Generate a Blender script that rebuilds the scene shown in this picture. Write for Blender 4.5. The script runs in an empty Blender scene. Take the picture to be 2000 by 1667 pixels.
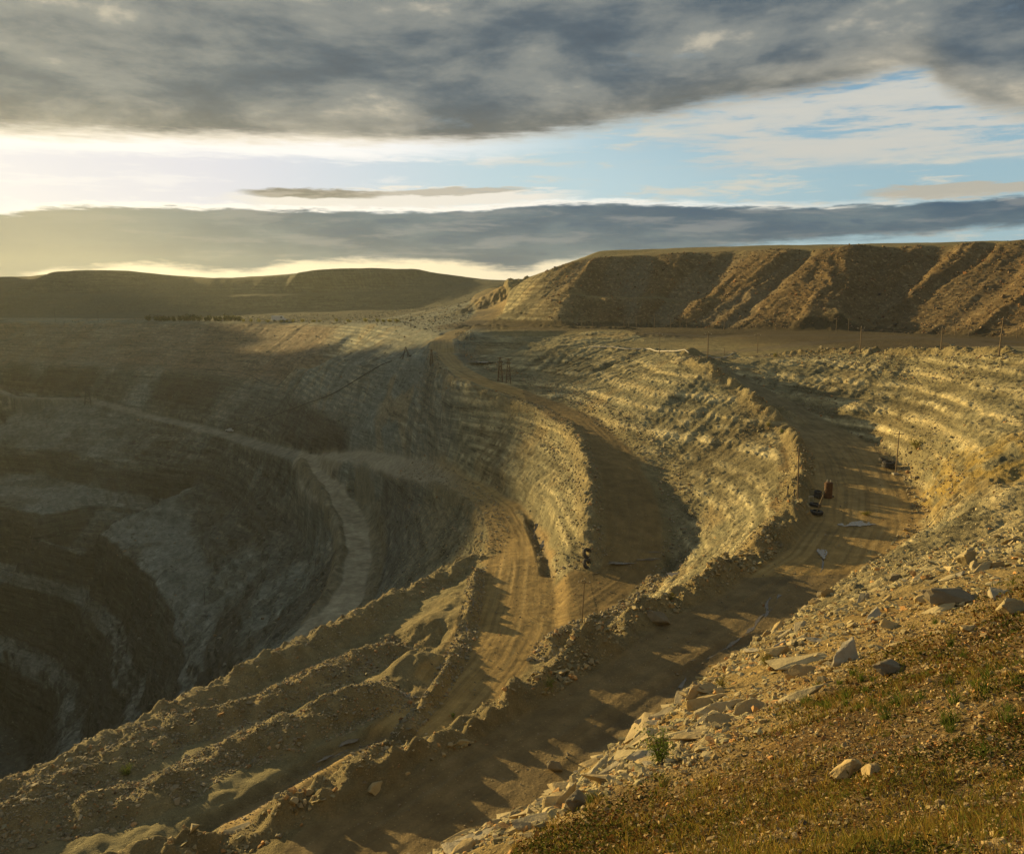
QUAL=1.0
import bpy, bmesh, math, random, time
import numpy as np
from mathutils import Vector, Matrix, Euler
from mathutils.geometry import delaunay_2d_cdt
T0 = time.time()
rng = np.random.default_rng(7)
random.seed(7)
SC = bpy.context.scene
COL = SC.collection

# ------------------------------------------------------------------ camera
F = 1732.0; PITCH = math.radians(8.0); ZC = 11.0
cp, sp = math.cos(PITCH), math.sin(PITCH)
def ray(px, py):
    a = (px - 1000.0) / F; b = (833.5 - py) / F
    return np.array([a, cp + b * sp, -sp + b * cp])
def D(px, py, d):                  # a surveyed point: picture bearing plus its distance
    r = ray(px, py); t = d / r[1]
    return (r[0] * t, d, ZC + r[2] * t)
def Z(px, py, z):                  # a surveyed point: picture bearing plus its height
    r = ray(px, py); t = (z - ZC) / r[2]
    return (r[0] * t, r[1] * t, z)
def DL(*a): return [D(*p) for p in a]
def ZL(z, *a): return [Z(p[0], p[1], z) for p in a]
def Z3(*a): return [Z(*p) for p in a]
cam = bpy.data.cameras.new("camera")
cam.sensor_width = 36.0; cam.lens = 36.0 * F / 2000.0
cam.clip_start = 0.1; cam.clip_end = 30000
camo = bpy.data.objects.new("camera", cam); COL.objects.link(camo)
camo.location = (0, 0, ZC); camo.rotation_euler = (math.radians(90) - PITCH, 0, 0)
SC.camera = camo

# ------------------------------------------------------------------ break lines of the pit
L = []
W1rim = DL((1345,697,240),(1400,698,238),(1450,699,236),(1500,692,236),(1600,688,222),(1700,687,206),(1850,685,180),(2000,690,157)) + \
    [(99,138,2.8),(106,112,3.5),(102,82,4.5),(88,58,5),(66,38,6),(45,22,7.2),(30,6,8.6)]
W1toe = DL((1362,703,222),(1415,722,212),(1468,747,203),(1520,775,195),(1566,800,187),(1640,835,175),(1695,866,165),(1735,900,153),(1772,943,139),(1790,990,124),(1780,1040,111),
    (1700,1110,96.5),(1600,1180,87),(1500,1250,79),(1400,1325,72),(1330,1380,67),(1250,1450,62),(1150,1540,57),(1000,1640,52),(850,1750,47)) + [(-20,38,-23),(-45,25,-25),(-80,12,-27)]
R1out = Z3((1335,702,-3),(1375,725,-4.8),(1415,747,-6.8),(1450,772,-8.8),(1482,800,-10.8),(1524,838,-13.4),(1546,875,-15.2),(1552,912,-16.3),(1545,950,-17),(1535,1000,-17.8),(1490,1050,-18.3),
    (1440,1090,-18.7),(1350,1140,-19.3),(1250,1190,-19.9),(1180,1230,-20.3),(1100,1285,-20.8),(1000,1350,-21.3),(900,1405,-21.8),(800,1455,-22.3),
    (700,1505,-22.8),(600,1555,-23.2),(500,1600,-23.6),(400,1640,-24),(330,1667,-24.3)) + [(-37,42,-26),(-60,31,-28),(-95,15,-30)]
W2toe = Z3((893,652,-3.5),(903,690,-7),(925,712,-9.5),(1000,738,-12),(1100,775,-14.5),(1180,830,-17),(1250,880,-19.5),(1290,930,-22.5),(1310,1010,-26.5),
    (1310,1060,-29),(1300,1110,-31),(1240,1170,-31.8),(1190,1220,-32.3)) + [(3,96,-33),(-8,81,-33.5),(-19,72,-34.5),(-30,65,-35.5),(-48,55,-36),(-75,44,-37),(-110,30,-38)]
W3c = Z3((846,690,-7.5),(848,705,-8.5),(880,738,-10.6),(940,759,-12.8),(1000,780,-15),(1060,802,-16.5),(1105,829,-17.8),(1130,862,-19),(1145,902,-20.7),(1152,952,-22.7),
    (1155,1002,-24.7),(1155,1052,-27),(1150,1087,-29),(1140,1112,-31.5))
R3in = DL((-70,748,790),(0,758,772),(170,774,722),(300,811,652),(380,828,602),(450,846,562),(500,862,512),(560,879,452),(620,884,405),(700,890,345),(760,898,312),
    (820,915,275),(880,935,238),(950,962,208),(1000,980,192)) + Z3((1035,1020,-33.6),(1055,1070,-33.3),(1066,1115,-33),(1090,1140,-32.5))
R3out = DL((-70,760,780),(0,770,766),(170,784,714),(300,820,645),(380,838,594),(450,856,552),(500,873,500),(550,888,450),(590,903,416))
ridge = DL((650,897,385),(700,900,338),(790,918,290),(850,950,245),(920,985,206),(948,1020,184),(945,1060,168),(930,1095,156),(870,1130,149),(790,1165,138),(720,1200,129),
    (640,1240,121),(560,1290,114),(430,1350,106),(270,1420,97),(100,1510,88),(0,1560,84),(-200,1650,76)) + [(-110,60,-40)]
L += [W1rim, W1toe, R1out, W2toe, W3c, R3in, R3out, ridge]
# right bowl contours
L += [Z3((1650,797,-10),(1720,802,-10),(1800,826,-10),(1850,850,-10),(1900,885,-10),(1940,940,-10),(1950,1000,-10),(1930,1060,-10)),
      DL((1780,750,180),(1850,780,159),(1930,810,136),(1990,860,115)), DL((2000,960,101)), DL((2000,1040,72)), DL((2000,1075,50)),
      [(72,100,-6),(76,80,-3),(68,60,0),(54,42,2)]]
# the slope the camera stands on
L += [DL((965,1655,14.3),(1010,1590,16.2),(1050,1540,17.5),(1130,1500,19),(1200,1450,20.5),(1230,1430,21),(1330,1360,26),(1420,1300,34),(1500,1240,48),(1600,1170,62),(1700,1100,76),(1800,1030,92)),
      DL((1300,1550,11.5),(1450,1480,12),(1600,1420,12.5),(1800,1370,12),(2000,1300,12)), DL((1450,1400,19),(1600,1300,22),(1750,1250,22),(2000,1180,22)),
      DL((1560,1240,36),(1700,1170,40),(1860,1110,42),(2000,1090,38)), DL((1000,1667,13),(1300,1667,7.5),(1600,1667,5.5),(2000,1667,4.2)),
      [(-3,2,8.6),(0,0,9.2),(3,2,8.9),(8,2,9.2),(14,4,9.3)],[(-10,3,5),(-8,8,3.2),(-4,11,2.2)],[(-24,-4,2),(-12,-10,7),(0,-15,9.3),(30,-20,9.3),(60,-20,8)],
      [(-12,14,-4),(-5,20,-4.5),(2,25,-4.5)],[(25,12,7.2),(38,25,5.5),(22,20,4.5)]]
# central rim, ledge
L += [ZL(0,(890,648),(1000,642),(1150,645),(1280,650)) + DL((1350,664,305),(1400,680,262)), Z3((940,692,-7.3),(1000,690,-6),(1100,680,-4),(1190,678,-3.2),(1300,685,-3.3),(1330,696,-3)),
      Z3((950,698,-8.6),(1000,696,-7.4),(1100,688,-5.4),(1190,685,-4.2),(1300,692,-4))]
# plain and right dump
L += [DL((1500,662,290),(1700,665,262),(1900,668,250),(2000,672,240)), DL((1000,634,425),(1100,636,400),(1300,638,386),(1500,645,344),(1700,648,328),(1900,655,294),(2000,660,275)) + [(190,240,0),(240,150,1),(260,0,2)],
      DL((1020,592,442),(1100,579,425),(1300,583,410),(1420,588,386)),
      DL((1020,589,452),(1100,576,435),(1300,580,420),(1400,584,398)),
      DL((1005,556,505),(1060,527,480),(1150,503,470),(1250,498,462),(1400,490,450),(1500,487,422),(1600,484,400),(1800,479,380),(2000,471,345)) + [(250,300,42),(330,150,42),(360,0,42)],
      [(60,620,46),(150,560,45.5),(250,520,45),(400,420,44),(500,200,44)],[(100,900,42),(400,800,44),(600,500,44)],
      DL((980,560,560),(985,600,500),(985,625,450)), DL((950,572,700),(945,590,600),(955,612,510)), DL((975,552,900)), DL((915,590,700),(915,618,520),(900,635,430))]
# far plain, left dumps
CL = DL((-200,549,1170),(0,549,1150),(78,547,1130),(105,529,1090),(180,527,1090),(250,528,1090),(300,535,1085),(380,543,1080),(470,543,1050),(565,537,1020),(585,528,1000),(640,525,990),(730,523,980),(810,525,970),(855,535,960),(920,545,960),(990,547,1000))
L += [CL, [(x*1.12, y+130, z+1.5) for x,y,z in CL],[(x*1.9, y*1.7, z+.5) for x,y,z in CL],
      DL((-200,615,960),(0,616,955),(200,613,950),(400,611,950),(600,608,940),(800,604,880),(900,596,800)),
      DL((0,580,1010),(200,577,1015),(400,580,990),(600,575,965),(780,572,930),(880,566,900)), DL((0,577,1030),(200,574,1035),(400,577,1010),(600,572,985),(780,569,950)),
      DL((-70,628,910),(0,628,900),(300,628,830),(560,628,720),(700,632,600),(800,640,480),(860,650,395)), DL((650,620,820),(800,622,650),(860,628,500)),
      DL((-70,697,818),(0,700,810),(200,712,755),(400,727,680),(560,738,590),(640,744,520)), DL((-70,701,810),(0,704,802),(200,716,747),(400,731,673),(560,742,582)),
      DL((560,706,610),(620,710,520),(700,708,430),(780,701,380),(830,701,335)), DL((560,709,600),(620,713,510),(700,711,423),(780,704,374))]
# R2 far part
L += [Z3((930,636,-.5),(895,642,-1.5),(862,655,-3.5),(848,672,-5.5)), Z3((935,639,-.5),(900,646,-2)), ]
# middle benches
L += [DL((700,960,344),(730,1020,297),(738,1080,260),(725,1150,228),(700,1200,208),(640,1250,194)), DL((588,908,412),(620,960,347),(660,1020,300),(670,1080,262),(652,1150,230),(610,1210,208),(565,1265,190)) + ZL(-65.8,(480,1340),(380,1420),(250,1500),(80,1600)),
      DL((635,905,388)), ZL(-65,(620,1280),(520,1350),(430,1420),(300,1500),(130,1600)),
      ZL(-98,(-70,877),(0,885),(100,890),(180,905),(280,925),(350,935),(430,955)) + DL((540,985,420),(600,1040,365),(612,1100,316),(585,1170,277),(535,1230,248),(485,1290,226),(430,1345,210),(330,1420,195),(150,1530,180)),
      ZL(-113,(-70,918),(0,925),(100,935),(200,960),(300,978),(360,985)),
      ZL(-118,(-70,975),(0,985),(100,1015),(180,1040),(240,1075),(270,1110),(310,1160),(340,1210),(365,1290),(368,1350),(350,1420),(310,1490),(230,1560),(100,1640)),
      ZL(-112,(370,1020),(385,1065),(402,1120),(412,1180),(414,1240),(408,1320)), ZL(-97,(475,1000),(505,1050),(510,1110),(495,1170),(468,1230),(440,1290)),
      ZL(-150,(-70,1080),(0,1090),(100,1110),(180,1140),(215,1175),(240,1220),(250,1270),(275,1350),(285,1410),(260,1480),(200,1550),(80,1620)),
      ZL(-155,(-70,1115),(0,1125),(90,1150),(160,1180),(190,1210),(215,1270),(240,1340),(255,1410),(230,1490),(170,1560),(50,1630)),
      ZL(-186,(-70,1225),(0,1235),(80,1270),(125,1300),(150,1345),(165,1400),(175,1460),(150,1520),(90,1570),(0,1600)),
      ZL(-191,(-70,1265),(0,1285),(80,1320),(105,1360),(120,1420),(120,1480),(90,1530),(20,1570)),
      ZL(-222,(-60,1375),(0,1400),(50,1450),(70,1500),(30,1540),(-50,1580)), [(-320,320,-224),(-300,380,-224)]]
# lower yard by the near ridges
L += [Z3((1000,1100,-32.8),(1000,1200,-33),(940,1300,-33.2),(860,1380,-33.5)), Z3((1100,1180,-32),(1180,1130,-31.5),(1060,1260,-32.8)),
      Z3((870,1180,-34.5),(840,1300,-34.8),(700,1300,-36.3),(500,1400,-36.8),(300,1500,-37),(100,1600,-37.3),(0,1650,-37.5),(-200,1750,-38)),
      Z3((800,1250,-35.5),(650,1310,-36.5),(480,1395,-37),(250,1490,-37.5),(50,1580,-38)),
      Z3((760,1420,-34),(700,1445,-34.3),(600,1490,-34.8),(400,1600,-35.6),(200,1700,-36.5))]
# beyond the left edge of the picture: pit wall, then an unseen tall heap, added and shaped to keep the evening sun off the pit
L += [[(-612,1010,0),(-545,890,-3),(-480,720,-20),(-452,650,-20),(-450,560,-20),(-450,450,-15),(-430,300,-8),(-350,160,-8),(-210,60,-12),(-110,10,-14)],
      [(-425,610,-100),(-405,520,-130),(-380,440,-150),(-350,330,-150),(-290,200,-120),(-200,110,-90)],
      [(-1000,1480,80),(-895,1375,150),(-850,1280,158),(-805,1195,158),(-752,1110,146),(-672,1010,142),(-590,905,134),(-538,808,130),(-512,755,122),(-508,718,112),(-516,697,102),(-528,680,89),(-546,660,84),(-580,624,80),(-621,580,75),(-660,540,60),(-680,400,50),(-720,250,20)],
      [(-672,1115,25),(-700,1150,43),(-745,1225,45),(-795,1305,45),(-860,1415,45),(-960,1570,45)],[(-860,800,110),(-950,1100,100),(-900,600,70)],
      [(-650,150,-3),(-500,0,-3),(-200,-60,0),(0,-60,8),(300,-60,5),(600,-60,5)],
      [(-850,-60,0),(-900,400,60),(-950,800,90),(-1100,1200,60)],[(900,-60,5),(950,500,40),(900,1000,40),(950,1700,42),(300,1700,42)],[(-1100,1700,42),(-1100,2000,42),(1100,2000,42)],[(-1100,-60,0),(1100,-60,4)]]
LB = L
def resample(line, step_f):
    out = []
    for a, b in zip(line[:-1], line[1:]):
        a = np.array(a); b = np.array(b); d = np.linalg.norm((b - a)[:2]); r = np.linalg.norm(((a + b) / 2)[:2])
        n = max(1, int(d / (1.5 + r * .012)))
        for i in range(n): out.append(a + (b - a) * i / n)
    out.append(np.array(line[-1])); return out
pts = np.array([p for l in L for p in resample(l, 1)])
# drop near-duplicates
key = np.round(pts[:, :2] / 0.6).astype(int)
_, ui = np.unique(key, axis=0, return_index=True); pts = pts[np.sort(ui)]
vs, es, fs, ov, oe, of = delaunay_2d_cdt([Vector((p[0], p[1])) for p in pts], [], [], 0, 1e-4)
zz = np.array([pts[o[0]][2] if len(o) else 0 for o in ov]); vxy = np.array([(v.x, v.y) for v in vs])
CELL = 1.5; GX0, GY0 = -1000.0, -55.0; GNX, GNY = 1334, 1370
def raster():
    G = np.zeros((GNY, GNX)); done = np.zeros((GNY, GNX), bool)
    for f in fs:
        if len(f) != 3: continue
        P = vxy[list(f)]; z = zz[list(f)]
        i0 = max(0, int((P[:, 0].min() - GX0) / CELL)); i1 = min(GNX - 1, int((P[:, 0].max() - GX0) / CELL) + 1)
        j0 = max(0, int((P[:, 1].min() - GY0) / CELL)); j1 = min(GNY - 1, int((P[:, 1].max() - GY0) / CELL) + 1)
        if i1 < i0 or j1 < j0: continue
        X, Y = np.meshgrid(GX0 + CELL * np.arange(i0, i1 + 1), GY0 + CELL * np.arange(j0, j1 + 1))
        (x0, y0), (x1, y1), (x2, y2) = P
        det = (y1 - y2) * (x0 - x2) + (x2 - x1) * (y0 - y2)
        if abs(det) < 1e-9: continue
        a = ((y1 - y2) * (X - x2) + (x2 - x1) * (Y - y2)) / det; b = ((y2 - y0) * (X - x2) + (x0 - x2) * (Y - y2)) / det; c = 1 - a - b
        m = (a >= -1e-6) & (b >= -1e-6) & (c >= -1e-6)
        s = G[j0:j1 + 1, i0:i1 + 1]; s[m] = (a * z[0] + b * z[1] + c * z[2])[m]; done[j0:j1 + 1, i0:i1 + 1] |= m
    return G, done
G, done = raster()
print("grid", done.mean(), len(pts), time.time() - T0)
def blur(A, s):
    r = int(3 * s + 1); k = np.exp(-np.arange(-r, r + 1) ** 2 / (2 * s * s)); k /= k.sum()
    P = np.pad(A, ((r, r), (0, 0)), mode='edge'); A = sum(k[i] * P[i:i + A.shape[0]] for i in range(2 * r + 1))
    P = np.pad(A, ((0, 0), (r, r)), mode='edge'); return sum(k[i] * P[:, i:i + A.shape[1]] for i in range(2 * r + 1))
YY = (GY0 + CELL * np.arange(GNY))[:, None] + 0 * G; XX = (GX0 + CELL * np.arange(GNX))[None, :] + 0 * G
G1 = blur(G, .8); G2 = blur(G, 2.5)
wfar = np.clip((np.hypot(XX, YY) - 350) / 300, 0, 1); G = G1 * (1 - wfar) + G2 * wfar
def samp(A, x, y, x0=GX0, y0=GY0, c=CELL):
    u = np.clip((x - x0) / c, 0, A.shape[1] - 1.001); v = np.clip((y - y0) / c, 0, A.shape[0] - 1.001)
    i = u.astype(int); j = v.astype(int); u = u - i; v = v - j
    return (A[j, i] * (1 - u) + A[j, i + 1] * u) * (1 - v) + (A[j + 1, i] * (1 - u) + A[j + 1, i + 1] * u) * v
# ------------------------------------------------------------------ noise
_perm = rng.random((16, 256, 256)).astype(np.float32)
def vnoise(x, y, k=0):
    xi = np.floor(x).astype(np.int64); yi = np.floor(y).astype(np.int64); u = (x - xi).astype(np.float32); v = (y - yi).astype(np.float32)
    u = u * u * u * (u * (u * 6 - 15) + 10); v = v * v * v * (v * (v * 6 - 15) + 10); P = _perm[k % 16]
    a = P[yi & 255, xi & 255]; b = P[yi & 255, (xi + 1) & 255]; c = P[(yi + 1) & 255, xi & 255]; d = P[(yi + 1) & 255, (xi + 1) & 255]
    return ((a * (1 - u) + b * u) * (1 - v) + (c * (1 - u) + d * u) * v) * 2 - 1
def fbm(x, y, s, o=4, k=0, g=.5):
    r = 0; a = 1; t = 0
    for i in range(o):
        ca, sa = math.cos(i * 1.1 + k), math.sin(i * 1.1 + k)
        r = r + a * vnoise((x * ca - y * sa) / s + 17.3 * i, (x * sa + y * ca) / s + 9.1 * k, k + i); t += a; a *= g; s *= .5
    return r / t
def sstep(a, b, x):
    t = np.clip((x - a) / (b - a), 0, 1); return t * t * (3 - 2 * t)
# line integral convolution of noise down the fall line -> gullies and debris streaks
def lic(A, c, x0, y0, ns, steps, step, k):
    gy, gx = np.gradient(blur(A, 1.5), c); m = np.hypot(gx, gy) + 1e-6; gx /= m; gy /= m
    X, Y = np.meshgrid(np.arange(A.shape[1], dtype=np.float32), np.arange(A.shape[0], dtype=np.float32))
    N = vnoise((x0 + X * c) / ns, (y0 + Y * c) / ns, k) + .6 * vnoise((x0 + X * c) / ns * 2.1, (y0 + Y * c) / ns * 2.1, k + 3)
    acc = N.copy(); w = 1
    for sgn in (1, -1):
        px, py = X.copy(), Y.copy()
        for i in range(steps):
            ix = np.clip(px.astype(int), 0, A.shape[1] - 1); iy = np.clip(py.astype(int), 0, A.shape[0] - 1)
            px = px + sgn * gx[iy, ix] * step; py = py + sgn * gy[iy, ix] * step
            ix = np.clip(px, 0, A.shape[1] - 1).astype(int); iy = np.clip(py, 0, A.shape[0] - 1).astype(int)
            acc += N[iy, ix] * (1 - i / steps); w += (1 - i / steps) ** 2 * .5
    acc /= acc.std(); return acc
def raycast(px, py, zf, r0=3, r1=1600):
    r = ray(px, py); t = np.geomspace(r0, r1, 6000); x = r[0] * t; y = r[1] * t; z = ZC + r[2] * t
    h = zf(x, y); i = np.argmax(z < h)
    return (x[i], y[i], float(h[i]))
# ------------------------------------------------------------------ small relief added on the survey
def G0f(x, y): return samp(G, x, y)
def on(line_px):                    # picture bearings -> points lying on the surveyed surface
    return [raycast(p[0], p[1], G0f, 3, 1900) for p in line_px]
def dpoly(x, y, line, m):
    """distance, side (+ = left of travel) and arc length for the points near a polyline; index array first"""
    l = np.array(line)[:, :2]
    idx = np.nonzero((x > l[:, 0].min() - m) & (x < l[:, 0].max() + m) & (y > l[:, 1].min() - m) & (y < l[:, 1].max() + m))[0]
    X, Y = x[idx], y[idx]; best = np.full(len(idx), 1e9); side = np.zeros(len(idx)); arc = np.zeros(len(idx)); s0 = 0
    for (ax, ay), (bx, by) in zip(l[:-1], l[1:]):
        dx, dy = bx - ax, by - ay; ll = math.hypot(dx, dy) + 1e-9
        t = np.clip(((X - ax) * dx + (Y - ay) * dy) / ll ** 2, 0, 1)
        d = np.hypot(X - ax - t * dx, Y - ay - t * dy); b = d < best
        best[b] = d[b]; side[b] = np.sign((dx * (Y - ay) - dy * (X - ax)))[b]; arc[b] = (s0 + t * ll)[b]; s0 += ll
    k = best < m
    return idx[k], best[k], side[k], arc[k]
BERMS = []   # line, height, half width, roughness, seed, offset to the side
def sub(line, a, b): return line[a:b]
BERMS += [(R1out, 1.35, 2.9, .75, 1, 1.2), (sub(ridge, 3, 8), .6, 1.6, .4, 2, -1.4), (sub(ridge, 7, 19), 1.9, 5.0, .25, 3, 0), (sub(W3c, 6, 14), 1.2, 2.4, .35, 4, 0)]
BERMS += [(on([(800,1262),(700,1300),(598,1350),(483,1392),(400,1415),(322,1440),(207,1508),(100,1555),(0,1597),(-120,1650)]), 1.7, 4.6, .3, 5, 0),
          (on([(790,1360),(700,1395),(598,1440),(500,1465),(423,1488),(295,1570),(138,1590),(0,1625),(-120,1690)]), 1.3, 3.8, .3, 6, 0),
          (on([(932,1120),(925,1180),(915,1240),(885,1310),(830,1385),(785,1435),(700,1490)]), .7, 1.3, .9, 7, 0),
          (on([(1300,1128),(1240,1180),(1180,1212),(1130,1228),(1085,1252),(1062,1290)]), 1.2, 2.4, .5, 8, 0),
          (on([(585,912),(618,962),(657,1022),(666,1080),(648,1150),(606,1210)]), 1.1, 2.5, .5, 9, 0),
          (on([(703,957),(733,1020),(741,1080),(728,1150),(703,1200)]), 1.0, 2.5, .5, 10, 0),
          (on([(900,640),(960,638),(1100,640),(1250,643)]), .8, 3, .5, 11, 0),
          (on([(1500,695),(1600,690),(1700,689),(1850,687),(1990,691)]), .7, 2.0, .9, 12, 0),
          (on([(1012,990),(1040,1030),(1056,1075),(1064,1112)]), .3, 1.0, .7, 13, 0),
          (on([(1360,705),(1430,745),(1500,790),(1575,828)]), .6, 1.6, .9, 14, 0),
          (on([(845,690),(848,705),(880,740),(950,765),(1050,800)]), .25, 1.5, .6, 15, 0)]
LUMPS = [(on([p])[0], h, r) for p, h, r in [((870,1220),1.3,8),((820,1235),1.1,6),((893,1180),1.1,6),((760,1340),1.2,6),((800,1320),1.6,5),((850,1290),.9,5),((690,1390),1.6,7),
        ((560,1440),1.4,7),((960,585),6,30),((1280,1150),.7,5),((1220,1190),.6,4),((1640,640),2.2,8),((1350,693),2.0,5),((1385,706),1.2,4)]]
DITCH = [(on([(1035,1010),(1052,1050),(1066,1090),(1070,1120)]), .9, 1.6), (on([(800,1440),(740,1440),(690,1455),(600,1500),(500,1560),(400,1620)]), .8, 2.2),
         (on([(1320,1090),(1305,1130),(1250,1170)]), 1.2, 2.2), (on([(1500,1235),(1420,1265),(1330,1330),(1230,1400),(1150,1460)]), .22, 1.3)]
ROADS = {  # centre line, half widths
 'r1': (on([(1348,703),(1395,724),(1442,750),(1485,775),(1525,802),(1582,838),(1620,870),(1645,910),(1660,960),(1655,1020),(1610,1090),(1500,1170),(1400,1235),(1300,1300),(1200,1370),(1100,1435),(1000,1500),(880,1580),(750,1667)]), [3,4,5,5.5,6,7,8,9,9.5,9.5,8.5,8,7,6.5,6,6,6,6,6]),
 'r2': (on([(935,634),(893,648),(862,664),(862,690),(885,718),(930,742),(1000,764),(1070,790),(1130,822),(1170,860),(1200,900),(1222,950),(1235,1010),(1228,1070),(1200,1115),(1150,1150),(1100,1185)]), [3,3.5,4,4,4,4,4,4,4,4.2,4.6,5,5.2,5.5,6,6.5,7]),
 'r3': (on([(590,900),(640,893),(700,893),(760,903),(850,930),(920,955),(980,995),(1010,1050),(1010,1110),(1000,1170),(985,1230),(950,1290),(900,1345),(850,1400),(790,1450)]), [5,4.6,3.8,3.4,3.2,3.3,4.2,5.4,6,6.5,6.5,6.2,5.6,5,4]),
 'r4': (on([(600,898),(605,925),(640,955),(680,1000),(700,1060),(700,1110),(680,1160),(640,1215),(590,1265)]), [4,4.5,5,5.3,5.8,6,6,5.8,5.5]),
 'r5': (on([(0,764),(170,779),(300,815),(380,833),(450,851),(500,867),(560,884),(600,895)]), [3.2]*8),
 'trench': (on([(790,1450),(700,1470),(600,1530),(500,1590),(400,1650)]), [3,2.5,2.5,2.5,2.5]),
 'track': (on([(480,1415),(560,1372),(640,1325),(740,1282),(830,1250)]), [2,2.2,2.2,2.2,2]),
 'valley': (on([(930,634),(950,618),(962,600),(948,585),(945,575),(965,564)]), [6,8,9,9,9,8]),
 'plain1': (on([(1380,690),(1480,682),(1600,668),(1750,660),(1900,662),(2000,668)]), [4]*6),
 'plain2': (on([(1280,652),(1400,657),(1550,655),(1700,655),(1850,662),(1990,680)]), [5]*6),
}
def field(x, y, full=True):
    """height of the ground at world positions plus the masks the colours need"""
    z = samp(G, x, y); pw = sstep(-82, -100, z) * 6.0; z = samp(G, x + pw * fbm(x, y, 30, 4, 61), y + pw * fbm(x, y, 30, 4, 62)); zb = z.copy(); r = np.hypot(x, y); z0 = z.copy()
    sl = samp(SLOPE, x, y); wall = sstep(.22, .6, sl); wall = np.where((x > 30) & (y < 225) & (y > 60) & (zb < -.8) & (zb > -17.3), np.maximum(wall, sstep(.06, .2, sl)), wall); wall = np.where((x > -35) & (x < 62) & (y < 345) & (y > 225) & (zb < -.4), np.maximum(wall, sstep(.03, .12, sl)), wall); far = sstep(250, 700, r)
    inn = (x > NX0 + 1) & (x < NX0 + NW * NC - 2) & (y > NY0 + 1) & (y < NY0 + NH * NC - 2)
    xs = x + .9 * zb; ys = y - .7 * zb; big = fbm(x, y, 40, 4, 1); mid = fbm(xs, ys, 9, 4, 2); fine = fbm(xs, ys, 1.6, 4, 3); blk = fbm(xs, ys, 4.2, 3, 8)
    w1 = fbm(x, y, 16, 3, 51) * 6 + mid * 1.5; w2 = fbm(x, y, 13, 3, 52) * 6 + blk; lm = .35 + .9 * sstep(-.25, .35, fbm(x, y, 34, 3, 53))
    fl = samp(LICF, x + w1, y + w2) * lm; cz = 1 - .7 * sstep(0, -22, x) * (y > 215) * (y < 520); fl = fl * cz; cl = samp(LICC, x + w1 * .35, y + w2 * .35); nl = np.where(inn, samp(LICN, x + w1 * .4, y + w2 * .4, NX0, NY0, NC) * cz, fl) * lm
    nearfg = sstep(60, 30, r) * (x > -25)
    dump = samp(DUMP, x, y)
    z += wall * (1 - nearfg) * (1 - dump) * (fl * (.10 + .10 * far) * sstep(-82, -62, zb) + nl * .13 * (1 - far) + mid * .28 + (np.abs(blk) - .25) * .3 + (np.abs(fine) - .2) * .3 * (1 - far))
    z += dump * (cl * 1.5 + fl * .5 + np.abs(vnoise(x / 3.1, y / 3.1, 14)) * .35 + np.abs(vnoise(x / 1.6, y / 1.6, 15)) * .3)
    z += sstep(-55, -70, zb) * (mid * .9 + blk * .6 + np.abs(vnoise(xs / 2.6, ys / 2.6, 9)) * .7)
    yard = (x < 12) * (x > -120) * (y > 50) * (y < 165) * (zb < -30) * (zb > -40) * (1 - wall); z += yard * (mid * .55 + np.abs(blk) * .5)
    z += mid * .18 + fine * .07 * (1 - far) + big * (.15 + .6 * sstep(200, 500, r) * (1 - dump))
    # layered rock: harder beds stand out as small ledges where the wall is steep
    jag = np.abs(vnoise(xs / 1.1, ys / 1.1, 12)) + .6 * np.abs(vnoise(xs / .55, ys / .55, 13)); z += wall * (1 - far) * (1 - nearfg) * (1 - dump) * jag * .16
    st = wall * (1 - nearfg) * (1 - dump) * np.maximum(sstep(-.25, .25, fbm(x, y, 38, 3, 5) + .25), sstep(-70, -95, zb))
    per = np.where(zb < -60, 4.5, 2.2)
    t = (z + .8 * fbm(x, y, 80, 3, 6) + np.where(zb < -60, 1.3 * np.sin(zb * .41) + .8 * blk, .4 * np.sin(zb * .9))) / per; fr = t - np.floor(t)
    led = sstep(.28, .62, fr) - fr
    z += led * per * np.where(zb < -60, .5, .16) * st
    z += nearfg * (mid * .35 + fbm(x, y, 2.6, 4, 7) * .22 + fine * .05)
    m = dict(fl=fl, cl=cl, nl=nl, wall=wall, far=far, fg=nearfg, dump=dump, led=st * sstep(.3, .5, fr) * sstep(.95, .6, fr), big=big, mid=mid, fine=fine, zb=zb, r=r, fr=fr, st=st)
    road = np.zeros_like(z); lat = np.zeros_like(z); along = np.zeros_like(z); berm = np.zeros_like(z)
    for ri, (name, (line, hw)) in enumerate(ROADS.items()):
        idx, d, s, a = dpoly(x, y, line, 14)
        if not len(idx): continue
        l = np.array(line); al = np.concatenate([[0], np.cumsum(np.hypot(*(np.diff(l[:, :2], axis=0).T)))])
        w = np.interp(a, al, hw) * (1 + .12 * vnoise(a / 6 + ri * 7, a * 0, 3)); zz_ = np.interp(a, al, l[:, 2])
        soft = .7 + .0015 * r[idx]
        k = sstep(w + soft, w - .3, d)
        k2 = sstep(w + 2.5, w, d) * (.9 if name[0] == 'r' else .5)
        tgt = .2 * zb[idx] + .8 * zz_ + .05 * fine[idx] + .02 * np.cos(np.clip(d, 0, 9) * 2.6) * (d < w) + .1 * mid[idx] + .05 * vnoise(d * s * 1.7, a * .07, 7)
        z[idx] = z[idx] * (1 - k2) + tgt * k2
        kk = k > road[idx]; j = idx[kk]
        road[j] = k[kk]; lat[j] = (d * s)[kk]; along[j] = a[kk]
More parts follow.
